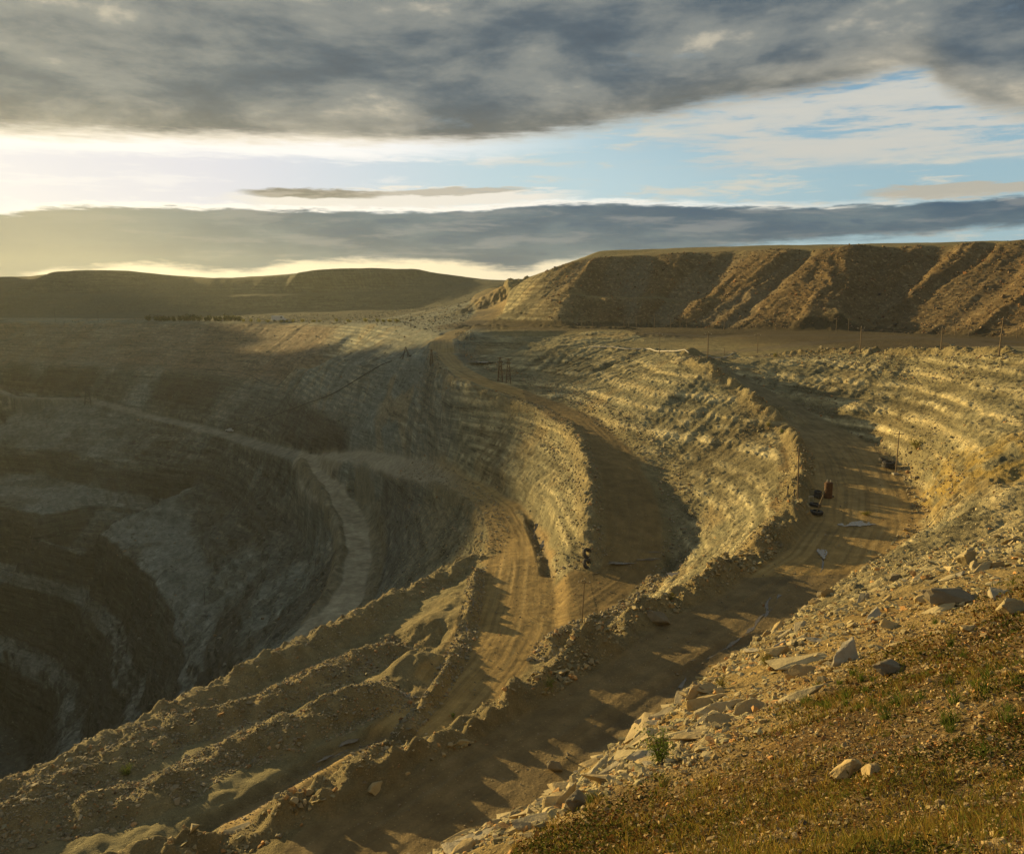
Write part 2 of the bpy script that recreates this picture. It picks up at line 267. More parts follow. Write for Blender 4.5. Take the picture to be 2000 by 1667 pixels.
    for line, h, hw, rough, sd, off in BERMS:
        idx, d, s, a = dpoly(x, y, line, hw * 2.2 + off)
        if not len(idx): continue
        ds = np.abs(d * s - off * (1 if off == 0 else 1)) if off else d
        if off: ds = np.abs(d * s - off)
        wob = 1 + rough * 1.0 * vnoise(a / 5.0 + sd * 3, a * 0 + sd, sd) + rough * .9 * vnoise(x[idx] / 1.4, y[idx] / 1.4, sd + 2)
        ww = hw * (1 + .25 * vnoise(a / 9., a * 0 + 5 * sd, sd + 1))
        p = sstep(ww, ww * .08, ds) * np.clip(wob, .25, 2) * h
        p *= sstep(0, 4, a) * sstep(a.max() + .1, a.max() - 4, a)
        p += (blk[idx] * .22 + fine[idx] * .38) * sstep(ww, ww * .5, ds) * h * .6
        z[idx] += p; bm = sstep(ww * 1.05, ww * .7, ds); berm[idx] = np.maximum(berm[idx], bm); road[idx] *= 1 - .85 * bm
    for (c, h, rr) in LUMPS:
        d = np.hypot(x - c[0], y - c[1]); k = d < rr * 1.5
        z[k] += h * sstep(rr, 0, d[k] * (1 + .4 * blk[k])) ; berm[k] = np.maximum(berm[k], sstep(rr, rr * .6, d[k]))
    ditch = np.zeros_like(z)
    for line, h, hw in DITCH:
        idx, d, s, a = dpoly(x, y, line, hw * 1.5)
        z[idx] -= h * sstep(hw, 0, d); ditch[idx] = np.maximum(ditch[idx], sstep(hw, hw * .3, d))
    m.update(road=road, lat=lat, along=along, berm=berm, ditch=ditch)
    return (z, m) if full else z
gy, gx = np.gradient(blur(G, 1.2), CELL); SLOPE = np.hypot(gx, gy)
LICF = lic(G, CELL, GX0, GY0, 4.5, 26, .8, 2); LICC = lic(G, CELL, GX0, GY0, 13, 60, .9, 5)
NX0, NY0, NC, NW, NH = -90.0, 0.0, .5, 520, 620
nxx, nyy = np.meshgrid(NX0 + NC * np.arange(NW), NY0 + NC * np.arange(NH))
LICN = lic(samp(G, nxx.ravel(), nyy.ravel()).reshape(nxx.shape), NC, NX0, NY0, 1.5, 24, .9, 9)
# spoil heaps: right one and the far ones
fr_ = D(1000, 634, 425)
dl = np.interp(YY, [240, 275, 294, 328, 344, 386, 400, 425, 560], [165, 158, 152, 131, 98, 66, 23, -2, -20])
DUMP = np.clip(sstep(-6, 6, XX - dl) * (YY > 200) * 1.0 * sstep(330, 318, XX*0+320) + 0, 0, 1) * (YY < 620) * sstep(.12, .35, SLOPE)
DUMP = DUMP * (1 - .95 * sstep(30, 40, G)) * np.where(XX < 60, sstep(-5, 45, XX), 1)
DUMP = blur(np.maximum(DUMP, .12 * (YY > 880) * sstep(.08, .2, SLOPE)), 1.5)
print("fields", time.time() - T0)
# ------------------------------------------------------------------ ground mesh (denser where it is near)
rs = [2.2]
while rs[-1] < 1900: rs.append(rs[-1] + (.06 + .0019 * rs[-1]) * QUAL * (.68 if 160 < rs[-1] < 800 else 1))
while rs[-1] < 2600: rs.append(rs[-1] * 1.05)
rs = np.array(rs)
na = int(1150 / QUAL)
az = np.concatenate([np.linspace(-110, -34, 150)[:-1], np.linspace(-34, 34, na), np.linspace(34, 110, 150)[1:]]) * math.pi / 180
A_, R_ = np.meshgrid(az, rs); X = (np.sin(A_) * R_).ravel(); Y = (np.cos(A_) * R_).ravel()
# merge the patch right under the camera: everything nearer than the first ring is a small fan behind it
Zf, M = field(X, Y)
nr, nc = len(rs), len(az)
print("mesh", nr, nc, time.time() - T0)
# ------------------------------------------------------------------ natural colours of the ground
def mixc(c, col, k):
    k = np.clip(k, 0, 1)[:, None]; return c * (1 - k) + np.array(col)[None, :] * k
FB = np.array(DL((930,1667,13.5),(1150,1620,13),(1330,1520,12.5),(1500,1400,17),(1700,1270,22),(1850,1190,28),(2000,1100,37),(2300,1060,50)))[:, :2]
def belt(x, y):                    # + on the stony side
    s = np.zeros(len(x)); best = np.full(len(x), 1e9)
    for a, b in zip(FB[:-1], FB[1:]):
        d = b - a; L2 = d @ d; t_ = np.clip(((x - a[0]) * d[0] + (y - a[1]) * d[1]) / L2, 0, 1); dd = np.hypot(x - a[0] - t_ * d[0], y - a[1] - t_ * d[1])
        k = dd < best; best[k] = dd[k]; s[k] = np.sign(d[0] * (y - a[1]) - d[1] * (x - a[0]))[k]
    return s * best
def colours(x, y, z, M):
    X0_, Y0_ = x, y; n1 = fbm(x, y, 55, 4, 11); xs = x + .9 * z; ys = y - .7 * z; n2 = fbm(xs, ys, 12, 4, 12); n3 = fbm(xs, ys, 2.5, 3, 13); fl, cl, nl = M['fl'], M['cl'], M['nl']; wall = M['wall']; far = M['far']
    sp0 = sstep(.2, .7, vnoise(x / .7, y / .7, 7) * .5 + .5)
    c = np.tile(np.array([.235, .205, .120]), (len(x), 1))
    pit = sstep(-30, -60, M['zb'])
    shade_zone = np.maximum(pit, sstep(0, -22, x) * sstep(215, 260, y)); c = mixc(c, (.195, .212, .182), np.maximum(wall * (.35 + .25 * n1), shade_zone * .85))          # greenish-grey scree on walls; shaded left painted in its cool shade tone
    c = mixc(c, (.26, .20, .11), sstep(.1, .6, n2 + n1 * .5) * (1 - pit) * .7)   # ochre
    c = mixc(c, (.13, .095, .055), sstep(.0, .9, -n1 + .4 * fl * .4) * .45)
    streak = sstep(.2, 1.5, np.where(far > .5, fl, nl)); c = mixc(c, (.36, .32, .21), streak * wall * (.45 - .32 * shade_zone))
    dk = sstep(.3, 1.6, -np.where(far > .5, fl, nl)); c = mixc(c, (.10, .085, .055), dk * wall * (.45 - .3 * shade_zone))
    # beds of pale stone and dark bands in the walls
    b = M['led']; c = mixc(c, (.47, .42, .28), b * (1 - pit) * sstep(-.3, .3, n3 + .3) * sstep(-1.2, .4, nl) * .85)
    wav = z + .5 * fbm(x, y, 14, 3, 21) + .12 * n3
    for lv, wd in ((-9.6, .42), (-6.0, .28), (-12.6, .3), (-3.6, .2), (-16.5, .45), (-19.2, .35), (-22., .3)):
        bd = np.exp(-((wav - lv) / wd) ** 2) * wall * (1 - M['fg']) * (1 - M['dump']) * sstep(-.55, .1, fbm(x, y, 22, 2, 22) + .25 * n3) * (x > -15) * (y < 300)
        c = mixc(c, (.55, .47, .29), bd * (.45 + .5 * sp0))
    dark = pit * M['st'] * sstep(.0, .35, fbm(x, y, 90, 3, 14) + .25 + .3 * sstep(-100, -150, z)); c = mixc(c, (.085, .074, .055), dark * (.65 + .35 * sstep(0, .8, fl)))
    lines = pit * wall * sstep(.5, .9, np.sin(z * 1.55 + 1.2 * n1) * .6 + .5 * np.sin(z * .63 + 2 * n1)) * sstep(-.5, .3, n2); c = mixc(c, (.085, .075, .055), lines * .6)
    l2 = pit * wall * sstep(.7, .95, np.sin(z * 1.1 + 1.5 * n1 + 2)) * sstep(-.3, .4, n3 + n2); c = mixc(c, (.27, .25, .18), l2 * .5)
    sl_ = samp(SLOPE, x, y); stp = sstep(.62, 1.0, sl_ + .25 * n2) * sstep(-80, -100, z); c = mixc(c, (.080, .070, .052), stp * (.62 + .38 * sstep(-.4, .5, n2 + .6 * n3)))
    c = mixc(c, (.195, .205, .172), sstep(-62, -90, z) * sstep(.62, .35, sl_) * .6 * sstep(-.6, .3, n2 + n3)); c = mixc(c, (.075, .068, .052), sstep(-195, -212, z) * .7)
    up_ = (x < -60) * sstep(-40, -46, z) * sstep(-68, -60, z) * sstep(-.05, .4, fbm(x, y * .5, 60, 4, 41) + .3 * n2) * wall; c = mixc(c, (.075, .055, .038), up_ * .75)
    for lo_, hi_ in ((-119, -112.5), (-156.5, -149.5), (-193, -186)):
        zw = M['zb'] + 1.2 * n2; c = mixc(c, (.215, .22, .185), sstep(lo_ - 1.5, lo_ + .5, zw) * sstep(hi_ + 1.5, hi_ - .5, zw) * sstep(-.7, .1, n2 + n3) * .75)
    # spoil heaps
    dm = M['dump']; rd = (y < 700)
    c = mixc(c, (.155, .100, .052), dm * rd * .85); c = mixc(c, (.20, .185, .15), dm * rd * sstep(.2, 1.0, -cl) * sstep(230, -20, x) * .8)
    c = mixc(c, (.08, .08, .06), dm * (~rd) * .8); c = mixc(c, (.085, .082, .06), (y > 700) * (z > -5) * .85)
    c = mixc(c, (.105, .095, .068), shade_zone * sstep(.08, .4, fbm(xs * .6, ys * 1.3, 24, 4, 71)) * .6)
    sp = vnoise(x / .9, y / .9, 4) ; c = mixc(c, (.42, .33, .2), dm * rd * sstep(.45, .8, sp) * .5)
    # brown tipped rock on the far wall
    rub = sstep(-110, -130, x * 1.0 + (y - 600) * .12) * (y > 560) * sstep(-46, -38, M['zb']) * sstep(-3, -8, M['zb']) * wall
    c = mixc(c, (.22, .15, .09), rub * (.7 + .3 * sp)); c = mixc(c, (.35, .27, .18), rub * sstep(.5, .9, sp) * .5)
    # berms
    c = mixc(c, (.25, .205, .12), M['berm'] * .55)
    # yellow weeds on the right-hand scree
    d = np.hypot((x - 61) / 7, (y - 118) / 22); c = mixc(c, (.30, .21, .05), sstep(1.4, .3, d) * sstep(-.5, .3, n3 + n2 * .5) * .7)
    # foreground soil
    c = mixc(c, (.30, .22, .10), M['fg'] * .8); c = mixc(c, (.16, .10, .035), M['fg'] * sstep(0, .5, fbm(x, y, 1.8, 4, 15)) * .7); bl = np.zeros(len(x)); kf = M['r'] < 60; bl[kf] = belt(x[kf], y[kf]); c = mixc(c, (.11, .068, .026), M['fg'] * kf * sstep(.0, -.14, bl / M['r']) * (.55 + .35 * sstep(-.3, .3, n3)))
    # roads
    rd_ = M['road']; lt = M['lat']; al = M['along']
    tr = vnoise(lt * 2.2, al * .05, 5) + .6 * vnoise(lt * 5.1, al * .09, 6)
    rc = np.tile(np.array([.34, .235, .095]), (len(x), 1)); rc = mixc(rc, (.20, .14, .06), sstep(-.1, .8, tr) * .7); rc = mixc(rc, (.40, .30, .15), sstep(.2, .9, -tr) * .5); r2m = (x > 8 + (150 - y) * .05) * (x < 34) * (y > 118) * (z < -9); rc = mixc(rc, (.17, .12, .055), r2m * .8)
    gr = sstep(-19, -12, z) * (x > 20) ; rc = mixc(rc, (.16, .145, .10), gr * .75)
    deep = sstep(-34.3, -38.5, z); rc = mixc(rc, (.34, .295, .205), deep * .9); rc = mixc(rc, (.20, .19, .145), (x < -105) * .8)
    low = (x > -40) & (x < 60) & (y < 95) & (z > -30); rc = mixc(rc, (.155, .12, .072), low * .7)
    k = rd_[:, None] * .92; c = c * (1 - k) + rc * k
    c = mixc(c, (.10, .085, .06), M['ditch'] * .5)
    # central plateau and the dark valley track
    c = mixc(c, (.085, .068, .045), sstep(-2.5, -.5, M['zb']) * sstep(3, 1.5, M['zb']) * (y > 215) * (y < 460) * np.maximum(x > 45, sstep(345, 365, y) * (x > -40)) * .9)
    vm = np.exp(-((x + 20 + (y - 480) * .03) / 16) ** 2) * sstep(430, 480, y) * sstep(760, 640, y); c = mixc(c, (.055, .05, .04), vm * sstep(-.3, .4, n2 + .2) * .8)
    n4 = vnoise(xs / 1.3, ys / 1.3, 2) + .7 * vnoise(xs / .6, ys / .6, 3); pk = sstep(-50, -65, z); c *= (1 + (.16 + .22 * pk) * n3 + (.12 + .2 * pk) * n2 + .13 * n4)[:, None] * np.array([1.0, .97, .80]); c = c * (1 + shade_zone[:, None] * np.array([-.02, .04, .22]))  # last factor paints the cool cast of shade into the shaded left ground
    global BED; BED = np.clip(wall * (1 - M['fg']) * (1 - .75 * M['dump']) * (1 - rd_) * (1 - M['berm']), 0, 1)
    return np.clip(c, .01, .8)
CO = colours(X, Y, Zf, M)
def nmesh(name, V, Fq, mat=None, col=None, smooth=True, link=True):
    me = bpy.data.meshes.new(name); V = np.asarray(V, np.float32); Fq = np.asarray(Fq, np.int32); n = Fq.shape[1]
    me.vertices.add(len(V)); me.vertices.foreach_set('co', V.ravel())
    me.loops.add(Fq.size); me.loops.foreach_set('vertex_index', Fq.ravel())
    me.polygons.add(len(Fq)); me.polygons.foreach_set('loop_start', np.arange(0, Fq.size, n, dtype=np.int32))
    me.polygons.foreach_set('use_smooth', np.full(len(Fq), smooth))
    if col is not None:
        a = me.color_attributes.new('Col', 'FLOAT_COLOR', 'POINT'); a.data.foreach_set('color', (col if col.shape[1] == 4 else np.concatenate([col, np.ones((len(col), 1))], 1)).astype(np.float32).ravel())
    me.update(calc_edges=True)
    if mat: me.materials.append(mat)
    if not link: return me
    o = bpy.data.objects.new(name, me); COL.objects.link(o); return o
def tag(o, label=None, cat=None, group=None, kind=None):
    if label: o['label'] = label
    if cat: o['category'] = cat
    if group: o['group'] = group
    if kind: o['kind'] = kind
    return o
class NT:                           # tiny helper for node graphs
    def __init__(s, tree): s.t = tree; s.t.nodes.clear()
    def n(s, typ, ins=None, **kw):
        nd = s.t.nodes.new(typ)
        for k, v in kw.items(): setattr(nd, k, v)
        for k, v in (ins or {}).items():
            if isinstance(v, bpy.types.NodeSocket): s.t.links.new(v, nd.inputs[k])
            else: nd.inputs[k].default_value = v
        return nd
    def m(s, op, a, b=0.0, c=0.0): return s.n('ShaderNodeMath', {0: a, 1: b, 2: c}, operation=op).outputs[0]
    def mix(s, f, a, b):
        nd = s.n('ShaderNodeMix', data_type='RGBA')
        for k, v in ((0, f), (6, a), (7, b)):
            if isinstance(v, bpy.types.NodeSocket): s.t.links.new(v, nd.inputs[k])
            else: nd.inputs[k].default_value = v if k == 0 else (tuple(v) + (1,) if len(v) == 3 else v)
        return nd.outputs[2]
    def ramp(s, x, lo, hi):         # smoothstep
        nd = s.n('ShaderNodeMapRange', {0: x, 1: lo, 2: hi, 3: 0.0, 4: 1.0}, interpolation_type='SMOOTHSTEP'); return nd.outputs[0]
    def noise(s, v, scale, det=4, rough=.5, dist=0.0):
        return s.n('ShaderNodeTexNoise', {'Vector': v, 'Scale': scale, 'Detail': det, 'Roughness': rough, 'Distortion': dist}).outputs[0]
def material(name): m = bpy.data.materials.new(name); m.use_nodes = True; return m, NT(m.node_tree)
def simple(name, col, rough=.8, metal=0., var=.35, scale=4., bump=.3, spec=.3):
    m, t = material(name); g = t.n('ShaderNodeTexCoord').outputs['Object']
    nz = t.noise(g, scale, 6, .6); c = t.mix(nz, tuple(v * (1 - var) for v in col), tuple(min(1, v * (1 + var)) for v in col))
    b = t.n('ShaderNodeBump', {'Strength': bump, 'Distance': .02, 'Height': t.noise(g, scale * 6, 5, .6)})
    p = t.n('ShaderNodeBsdfPrincipled', {'Base Color': c, 'Roughness': rough, 'Metallic': metal, 'Normal': b.outputs[0], 'Specular IOR Level': spec})
    t.n('ShaderNodeOutputMaterial', {0: p.outputs[0]}); return m
# ground: surveyed colour x fine mottling, with grit relief
MG, t = material('ground_rock')
geo = t.n('ShaderNodeNewGeometry').outputs['Position']; cat_ = t.n('ShaderNodeAttribute', attribute_name='Col'); ca = cat_.outputs['Color']; bed = cat_.outputs['Alpha']
mp = t.n('ShaderNodeMapping', {'Vector': geo}).outputs[0]
n1 = t.noise(mp, .9, 8, .68); n2 = t.noise(mp, 7., 5, .6); vo = t.n('ShaderNodeTexVoronoi', {'Vector': mp, 'Scale': 2.6, 'Randomness': 1.}, feature='F1')
n3 = t.noise(mp, 24., 3, .6); v2 = t.n('ShaderNodeTexVoronoi', {'Vector': mp, 'Scale': 7.5, 'Randomness': 1.}, feature='F1')
f = t.m('ADD', t.m('MULTIPLY', n1, 1.1), t.m('MULTIPLY', n2, 1.0)); f = t.m('ADD', t.m('ADD', f, t.m('MULTIPLY', n3, .5)), -.28)
# beds: layers that keep their level round the whole pit, thin ones and thick ones
px_, py_, pz_ = [t.n('ShaderNodeSeparateXYZ', {0: mp}).outputs[i] for i in range(3)]
bent = t.m('ADD', pz_, t.m('MULTIPLY', t.noise(mp, .03, 3), 5.0))
def layers(kz, kh, det): return t.noise(t.n('ShaderNodeCombineXYZ', {0: t.m('MULTIPLY', px_, kh), 1: t.m('MULTIPLY', py_, kh), 2: t.m('MULTIPLY', bent, kz)}).outputs[0], 1.0, det, .6)
b1 = layers(.55, .035, 4); b2 = layers(1.9, .10, 4); rag = t.noise(mp, .35, 5, .6)
bb = t.m('ADD', t.m('MULTIPLY', t.m('SUBTRACT', b1, .5), 2.6), t.m('MULTIPLY', t.m('SUBTRACT', b2, .5), 2.2)); bb = t.m('MULTIPLY', t.m('MULTIPLY', bb, t.ramp(rag, .36, .56)), bed)
f = t.m('MULTIPLY', f, t.m('MAXIMUM', t.m('ADD', 1.0, bb), .3))
vm = t.n('ShaderNodeVectorMath', {0: ca, 3: f}, operation='SCALE').outputs[0]
grit = t.ramp(t.n('ShaderNodeSeparateColor', {0: vo.outputs['Color']}).outputs[0], .78, .95); grit = t.m('MULTIPLY', grit, t.ramp(vo.outputs['Distance'], .42, .2))
g2 = t.m('MULTIPLY', t.ramp(t.n('ShaderNodeSeparateColor', {0: v2.outputs['Color']}).outputs[0], .74, .9), t.ramp(v2.outputs['Distance'], .42, .25)); grit = t.m('MAXIMUM', grit, g2)
vm2 = t.mix(t.m('MULTIPLY', grit, .55), vm, t.n('ShaderNodeVectorMath', {0: ca, 3: 2.0}, operation='SCALE').outputs[0])
h = t.m('ADD', t.m('MULTIPLY', n1, 1.4), t.m('MULTIPLY', n2, .42)); h = t.m('ADD', h, t.m('MULTIPLY', grit, .25)); h = t.m('ADD', h, t.m('MULTIPLY', bb, .55))
b = t.n('ShaderNodeBump', {'Strength': .85, 'Distance': .42, 'Height': h})
p = t.n('ShaderNodeBsdfPrincipled', {'Base Color': vm2, 'Roughness': .95, 'Specular IOR Level': .15, 'Normal': b.outputs[0]})
t.n('ShaderNodeOutputMaterial', {0: p.outputs[0]})
# roads: same surveyed colour, smoother, with wheel marks already in it
MR, t = material('road_dirt')
geo = t.n('ShaderNodeNewGeometry').outputs['Position']; ca = t.n('ShaderNodeAttribute', attribute_name='Col').outputs['Color']
n1 = t.noise(geo, .5, 8, .62); n2 = t.noise(geo, 5., 5, .6)
v2 = t.n('ShaderNodeTexVoronoi', {'Vector': geo, 'Scale': 6., 'Randomness': 1.}, feature='F1'); g2 = t.m('MULTIPLY', t.ramp(t.n('ShaderNodeSeparateColor', {0: v2.outputs['Color']}).outputs[0], .86, .96), t.ramp(v2.outputs['Distance'], .38, .22))
f = t.m('ADD', t.m('MULTIPLY', n1, .8), t.m('MULTIPLY', n2, .7)); f = t.m('ADD', t.m('ADD', f, t.m('MULTIPLY', g2, .7)), .25)
vm = t.n('ShaderNodeVectorMath', {0: ca, 3: f}, operation='SCALE').outputs[0]
b = t.n('ShaderNodeBump', {'Strength': .8, 'Distance': .2, 'Height': t.m('ADD', n1, t.m('MULTIPLY', n2, .4))})
p = t.n('ShaderNodeBsdfPrincipled', {'Base Color': vm, 'Roughness': .85, 'Specular IOR Level': .2, 'Normal': b.outputs[0]})
t.n('ShaderNodeOutputMaterial', {0: p.outputs[0]})
# faces
ii, jj = np.meshgrid(np.arange(nr - 1), np.arange(nc - 1), indexing='ij')
v00 = (ii * nc + jj).ravel(); quads = np.stack([v00, v00 + 1, v00 + nc + 1, v00 + nc], 1)[:, ::-1]
VV = np.stack([X, Y, Zf], 1)
fx = X[quads].mean(1); fy = Y[quads].mean(1); frd = M['road'][quads].mean(1) > .5
far_land = (~frd) & (fy > 0) & ((fy > 885) | ((fx > samp(XX * 0 + dl, fx, fy) - 4) & (fy > 240) & (fx > 0)))
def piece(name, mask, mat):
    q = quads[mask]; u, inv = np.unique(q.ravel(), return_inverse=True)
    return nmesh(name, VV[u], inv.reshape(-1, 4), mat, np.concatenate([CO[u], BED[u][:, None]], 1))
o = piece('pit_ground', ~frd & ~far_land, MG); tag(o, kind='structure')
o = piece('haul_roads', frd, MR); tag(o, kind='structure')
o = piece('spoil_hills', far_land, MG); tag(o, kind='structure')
print("ground built", time.time() - T0)
def H(x, y): return field(np.atleast_1d(np.asarray(x, float)), np.atleast_1d(np.asarray(y, float)), False)
def hit(px, py, r0=3, r1=1600):
    """where the picture bearing meets the finished ground"""
    r = ray(px, py); t = np.geomspace(r0, r1, 2500); x = r[0] * t; y = r[1] * t; z = ZC + r[2] * t; h = H(x, y); i = np.argmax(z < h)
    t = np.linspace(t[max(0, i - 1)], t[i], 30); x = r[0] * t; y = r[1] * t; h = H(x, y); i = np.argmax(ZC + r[2] * t < h)
    return np.array([x[i], y[i], h[i]])
# ------------------------------------------------------------------ stones
def hull(seed, n, sq=(1, 1, .7), cub=.0, bev=0.0, sub=0, rough=0.0):
    r = random.Random(seed); bm = bmesh.new(); P = []
    for i in range(n):
        v = Vector((r.gauss(0, 1), r.gauss(0, 1), r.gauss(0, 1))).normalized()
        if cub: m = max(abs(v.x), abs(v.y), abs(v.z)); v = v.lerp(v / m * .85, cub)
        P.append(bm.verts.new((v.x * sq[0] * r.uniform(.8, 1.05), v.y * sq[1] * r.uniform(.8, 1.05), v.z * sq[2] * r.uniform(.8, 1.05))))
    res = bmesh.ops.convex_hull(bm, input=P); 
    bmesh.ops.delete(bm, geom=list({g for g in res['geom_interior'] + res['geom_unused'] if isinstance(g, bmesh.types.BMVert)}), context='VERTS')
    if bev:
        bmesh.ops.dissolve_limit(bm, angle_limit=math.radians(16), verts=bm.verts, edges=bm.edges)
        bmesh.ops.bevel(bm, geom=bm.edges[:], offset=bev, segments=1, affect='EDGES', clamp_overlap=True)
    if sub:
        bmesh.ops.triangulate(bm, faces=bm.faces)
        for k in range(sub): bmesh.ops.subdivide_edges(bm, edges=[e for e in bm.edges if e.calc_length() > .16], cuts=1)
        bmesh.ops.triangulate(bm, faces=bm.faces); bm.normal_update()
        from mathutils import noise
        for v in bm.verts:
            a = noise.noise(v.co * 2.3 + Vector((seed, 0, 0))) * .7 + noise.noise(v.co * 6 + Vector((0, seed, 0))) * .35 + noise.noise(v.co * 15) * .15
            lay = (abs(((v.co.z * 5 + noise.noise(v.co * 1.5)) % 1) - .5) - .25) * .35      # bedding
            v.co += v.normal * (a + lay) * rough
    bmesh.ops.triangulate(bm, faces=bm.faces); bm.verts.index_update()
    V = np.array([v.co[:] for v in bm.verts]); Fc = np.array([[v.index for v in f.verts] for f in bm.faces]); bm.free(); return V, Fc
PROTO = [hull(i, 11, (1, .8, .6), .3) for i in range(14)] + [hull(50 + i, 11, (1.15, .8, .22), .5) for i in range(8)]
def rockfield(name, P, S, colr, flat=.3, sink=.25, tilt=.5, mat=None, label=None, cat=None, group=None):
    """one mesh of many small stones: P positions, S sizes"""
    n = len(P); kind = np.where(rng.random(n) < flat, rng.integers(14, 22, n), rng.integers(0, 14, n))
    yaw = rng.random(n) * 2 * math.pi; a = (rng.random(n) - .5) * 2 * tilt; b = (rng.random(n) - .5) * 2 * tilt
    cy, sy_, ca, sa, cb, sb = np.cos(yaw), np.sin(yaw), np.cos(a), np.sin(a), np.cos(b), np.sin(b)
    VV_, FF_, CC_ = [], [], []; off = 0
    for k in range(22):
        id_ = np.nonzero(kind == k)[0]
        if not len(id_): continue
        V, Fc = PROTO[k]; s = S[id_][:, None, None] * (V[None] * (1 + .25 * (rng.random((len(id_), 1, 3)) - .5)))
        x, y, z = s[..., 0], s[..., 1], s[..., 2]
        y, z = y * ca[id_, None] - z * sa[id_, None], y * sa[id_, None] + z * ca[id_, None]
        x, z = x * cb[id_, None] - z * sb[id_, None], x * sb[id_, None] + z * cb[id_, None]
        x, y = x * cy[id_, None] - y * sy_[id_, None], x * sy_[id_, None] + y * cy[id_, None]
        p = P[id_]; h = S[id_] * (.2 if k > 13 else .55)
        W_ = np.stack([x + p[:, 0, None], y + p[:, 1, None], z + (p[:, 2] + h * (1 - 2 * sink))[:, None]], -1).reshape(-1, 3)
        VV_.append(W_); FF_.append((Fc[None] + (np.arange(len(id_)) * len(V))[:, None, None] + off).reshape(-1, 3)); off += len(W_)
        CC_.append(np.repeat(colr[id_], len(V), 0))
    o = nmesh(name, np.concatenate(VV_), np.concatenate(FF_), mat, np.concatenate(CC_), smooth=False)
    tag(o, label, cat, group, 'stuff'); return o
MS, t = material('stone')
ob = t.n('ShaderNodeTexCoord').outputs['Object']; geo = t.n('ShaderNodeNewGeometry').outputs['Position']; ca = t.n('ShaderNodeAttribute', attribute_name='Col').outputs['Color']
n1 = t.noise(geo, 2.2, 7, .65); n2 = t.noise(geo, 14., 5, .6)
vm = t.n('ShaderNodeVectorMath', {0: ca, 3: t.m('ADD', t.m('ADD', t.m('MULTIPLY', n1, .9), t.m('MULTIPLY', n2, .35)), .38)}, operation='SCALE').outputs[0]
b = t.n('ShaderNodeBump', {'Strength': .7, 'Distance': .05, 'Height': t.m('ADD', n1, t.m('MULTIPLY', n2, .5))})
p = t.n('ShaderNodeBsdfPrincipled', {'Base Color': vm, 'Roughness': .85, 'Specular IOR Level': .25, 'Normal': b.outputs[0]}); t.n('ShaderNodeOutputMaterial', {0: p.outputs[0]})
def stonecol(n, base=(.34, .275, .145), v=.22):
    c = np.array(base)[None] * (1 + v * rng.standard_normal((n, 1))); g = rng.random(n)
    c = np.where((g < .22)[:, None], c * np.array([.82, .88, .86]), c); c = np.where((g > .90)[:, None], c * np.array([1.2, .85, .6]), c)
    return np.clip(c, .05, .7)
def lognorm(n, med, sg, lo, hi): return np.clip(med * np.exp(sg * rng.standard_normal(n)), lo, hi)
def scatter_poly(line, n, near_off, far_off, med, sg, lo, hi, pw=1.0, gate=None):
    l = np.array(line)[:, :2]; seg = np.hypot(*np.diff(l, axis=0).T); cs = np.concatenate([[0], np.cumsum(seg)])
    u = rng.random(n) * cs[-1]; i = np.clip(np.searchsorted(cs, u) - 1, 0, len(seg) - 1); f = (u - cs[i]) / seg[i]
    p = l[i] + (l[i + 1] - l[i]) * f[:, None]; d = (l[i + 1] - l[i]) / seg[i][:, None]; nrm = np.stack([-d[:, 1], d[:, 0]], 1)
    off = near_off + (far_off - near_off) * rng.random(n) ** pw; q = p + nrm * off[:, None]
    if gate: k = rng.random(n) < gate(u, q); q = q[k]
    return np.concatenate([q, H(q[:, 0], q[:, 1])[:, None]], 1), lognorm(len(q), med, sg, lo, hi)
clump = lambda u, q: .25 + .75 * sstep(-.2, .4, vnoise(u / 7., u * 0, 3) + .4 * vnoise(q[:, 0] / 2, q[:, 1] / 2, 4))
clump2 = lambda u, q: sstep(.0, .4, vnoise(u / 6., u * 0, 3) + .5 * vnoise(q[:, 0] / 1.5, q[:, 1] / 1.5, 4))
def merge(*ps): return np.concatenate([p[0] for p in ps]), np.concatenate([p[1] for p in ps])
P, S = merge(scatter_poly(R1out, 15000, -2.5, 2.4, .085, .55, .04, .35, 1, clump), scatter_poly(R1out, 4200, .2, 3.3, .19, .5, .08, .5, 1, clump2))
rockfield('berm_rubble', P, S, stonecol(len(P)), .25, mat=MS, label='loose pale rubble heaped along the berm beside the bench road', cat='rubble')
P, S = merge(scatter_poly(W1toe, 8000, -.6, 6, .15, .5, .06, .6, 1.3, clump), scatter_poly(W2toe, 8000, -1, 5, .17, .45, .08, .5), scatter_poly(W3c, 5000, -6, 2, .16, .45, .07, .5),
    scatter_poly(W1rim[:8], 3500, -8, 1.5, .15, .5, .07, .7), scatter_poly(ridge[2:], 11000, -6, 5, .12, .5, .06, .6), scatter_poly(BERMS[4][0], 7000, -4.5, 4.5, .11, .5, .05, .6), scatter_poly(BERMS[5][0], 7000, -4.5, 4.5, .11, .5, .05, .6),
    scatter_poly(BERMS[6][0], 1800, -1.5, 1.5, .14, .5, .05, .4), scatter_poly(BERMS[7][0], 1500, -2.5, 2.5, .16, .5, .05, .5))
rockfield('toe_rubble', P, S, stonecol(len(P), (.29, .245, .155)), .35, mat=MS, label='stones fallen at the foot of the terraced walls', cat='rubble')
P, S = merge(scatter_poly(ROADS['r1'][0], 5200, -8.5, 8.5, .055, .5, .03, .22, 1, clump), scatter_poly(ROADS['r3'][0][6:], 2200, -7, 7, .06, .5, .03, .2), scatter_poly(ROADS['r2'][0][6:], 2500, -7, 7, .07, .5, .03, .22), scatter_poly(ROADS['trench'][0], 1500, -3, 3, .07, .5, .03, .3), scatter_poly(ROADS['track'][0], 1200, -4, 4, .07, .5, .03, .3))
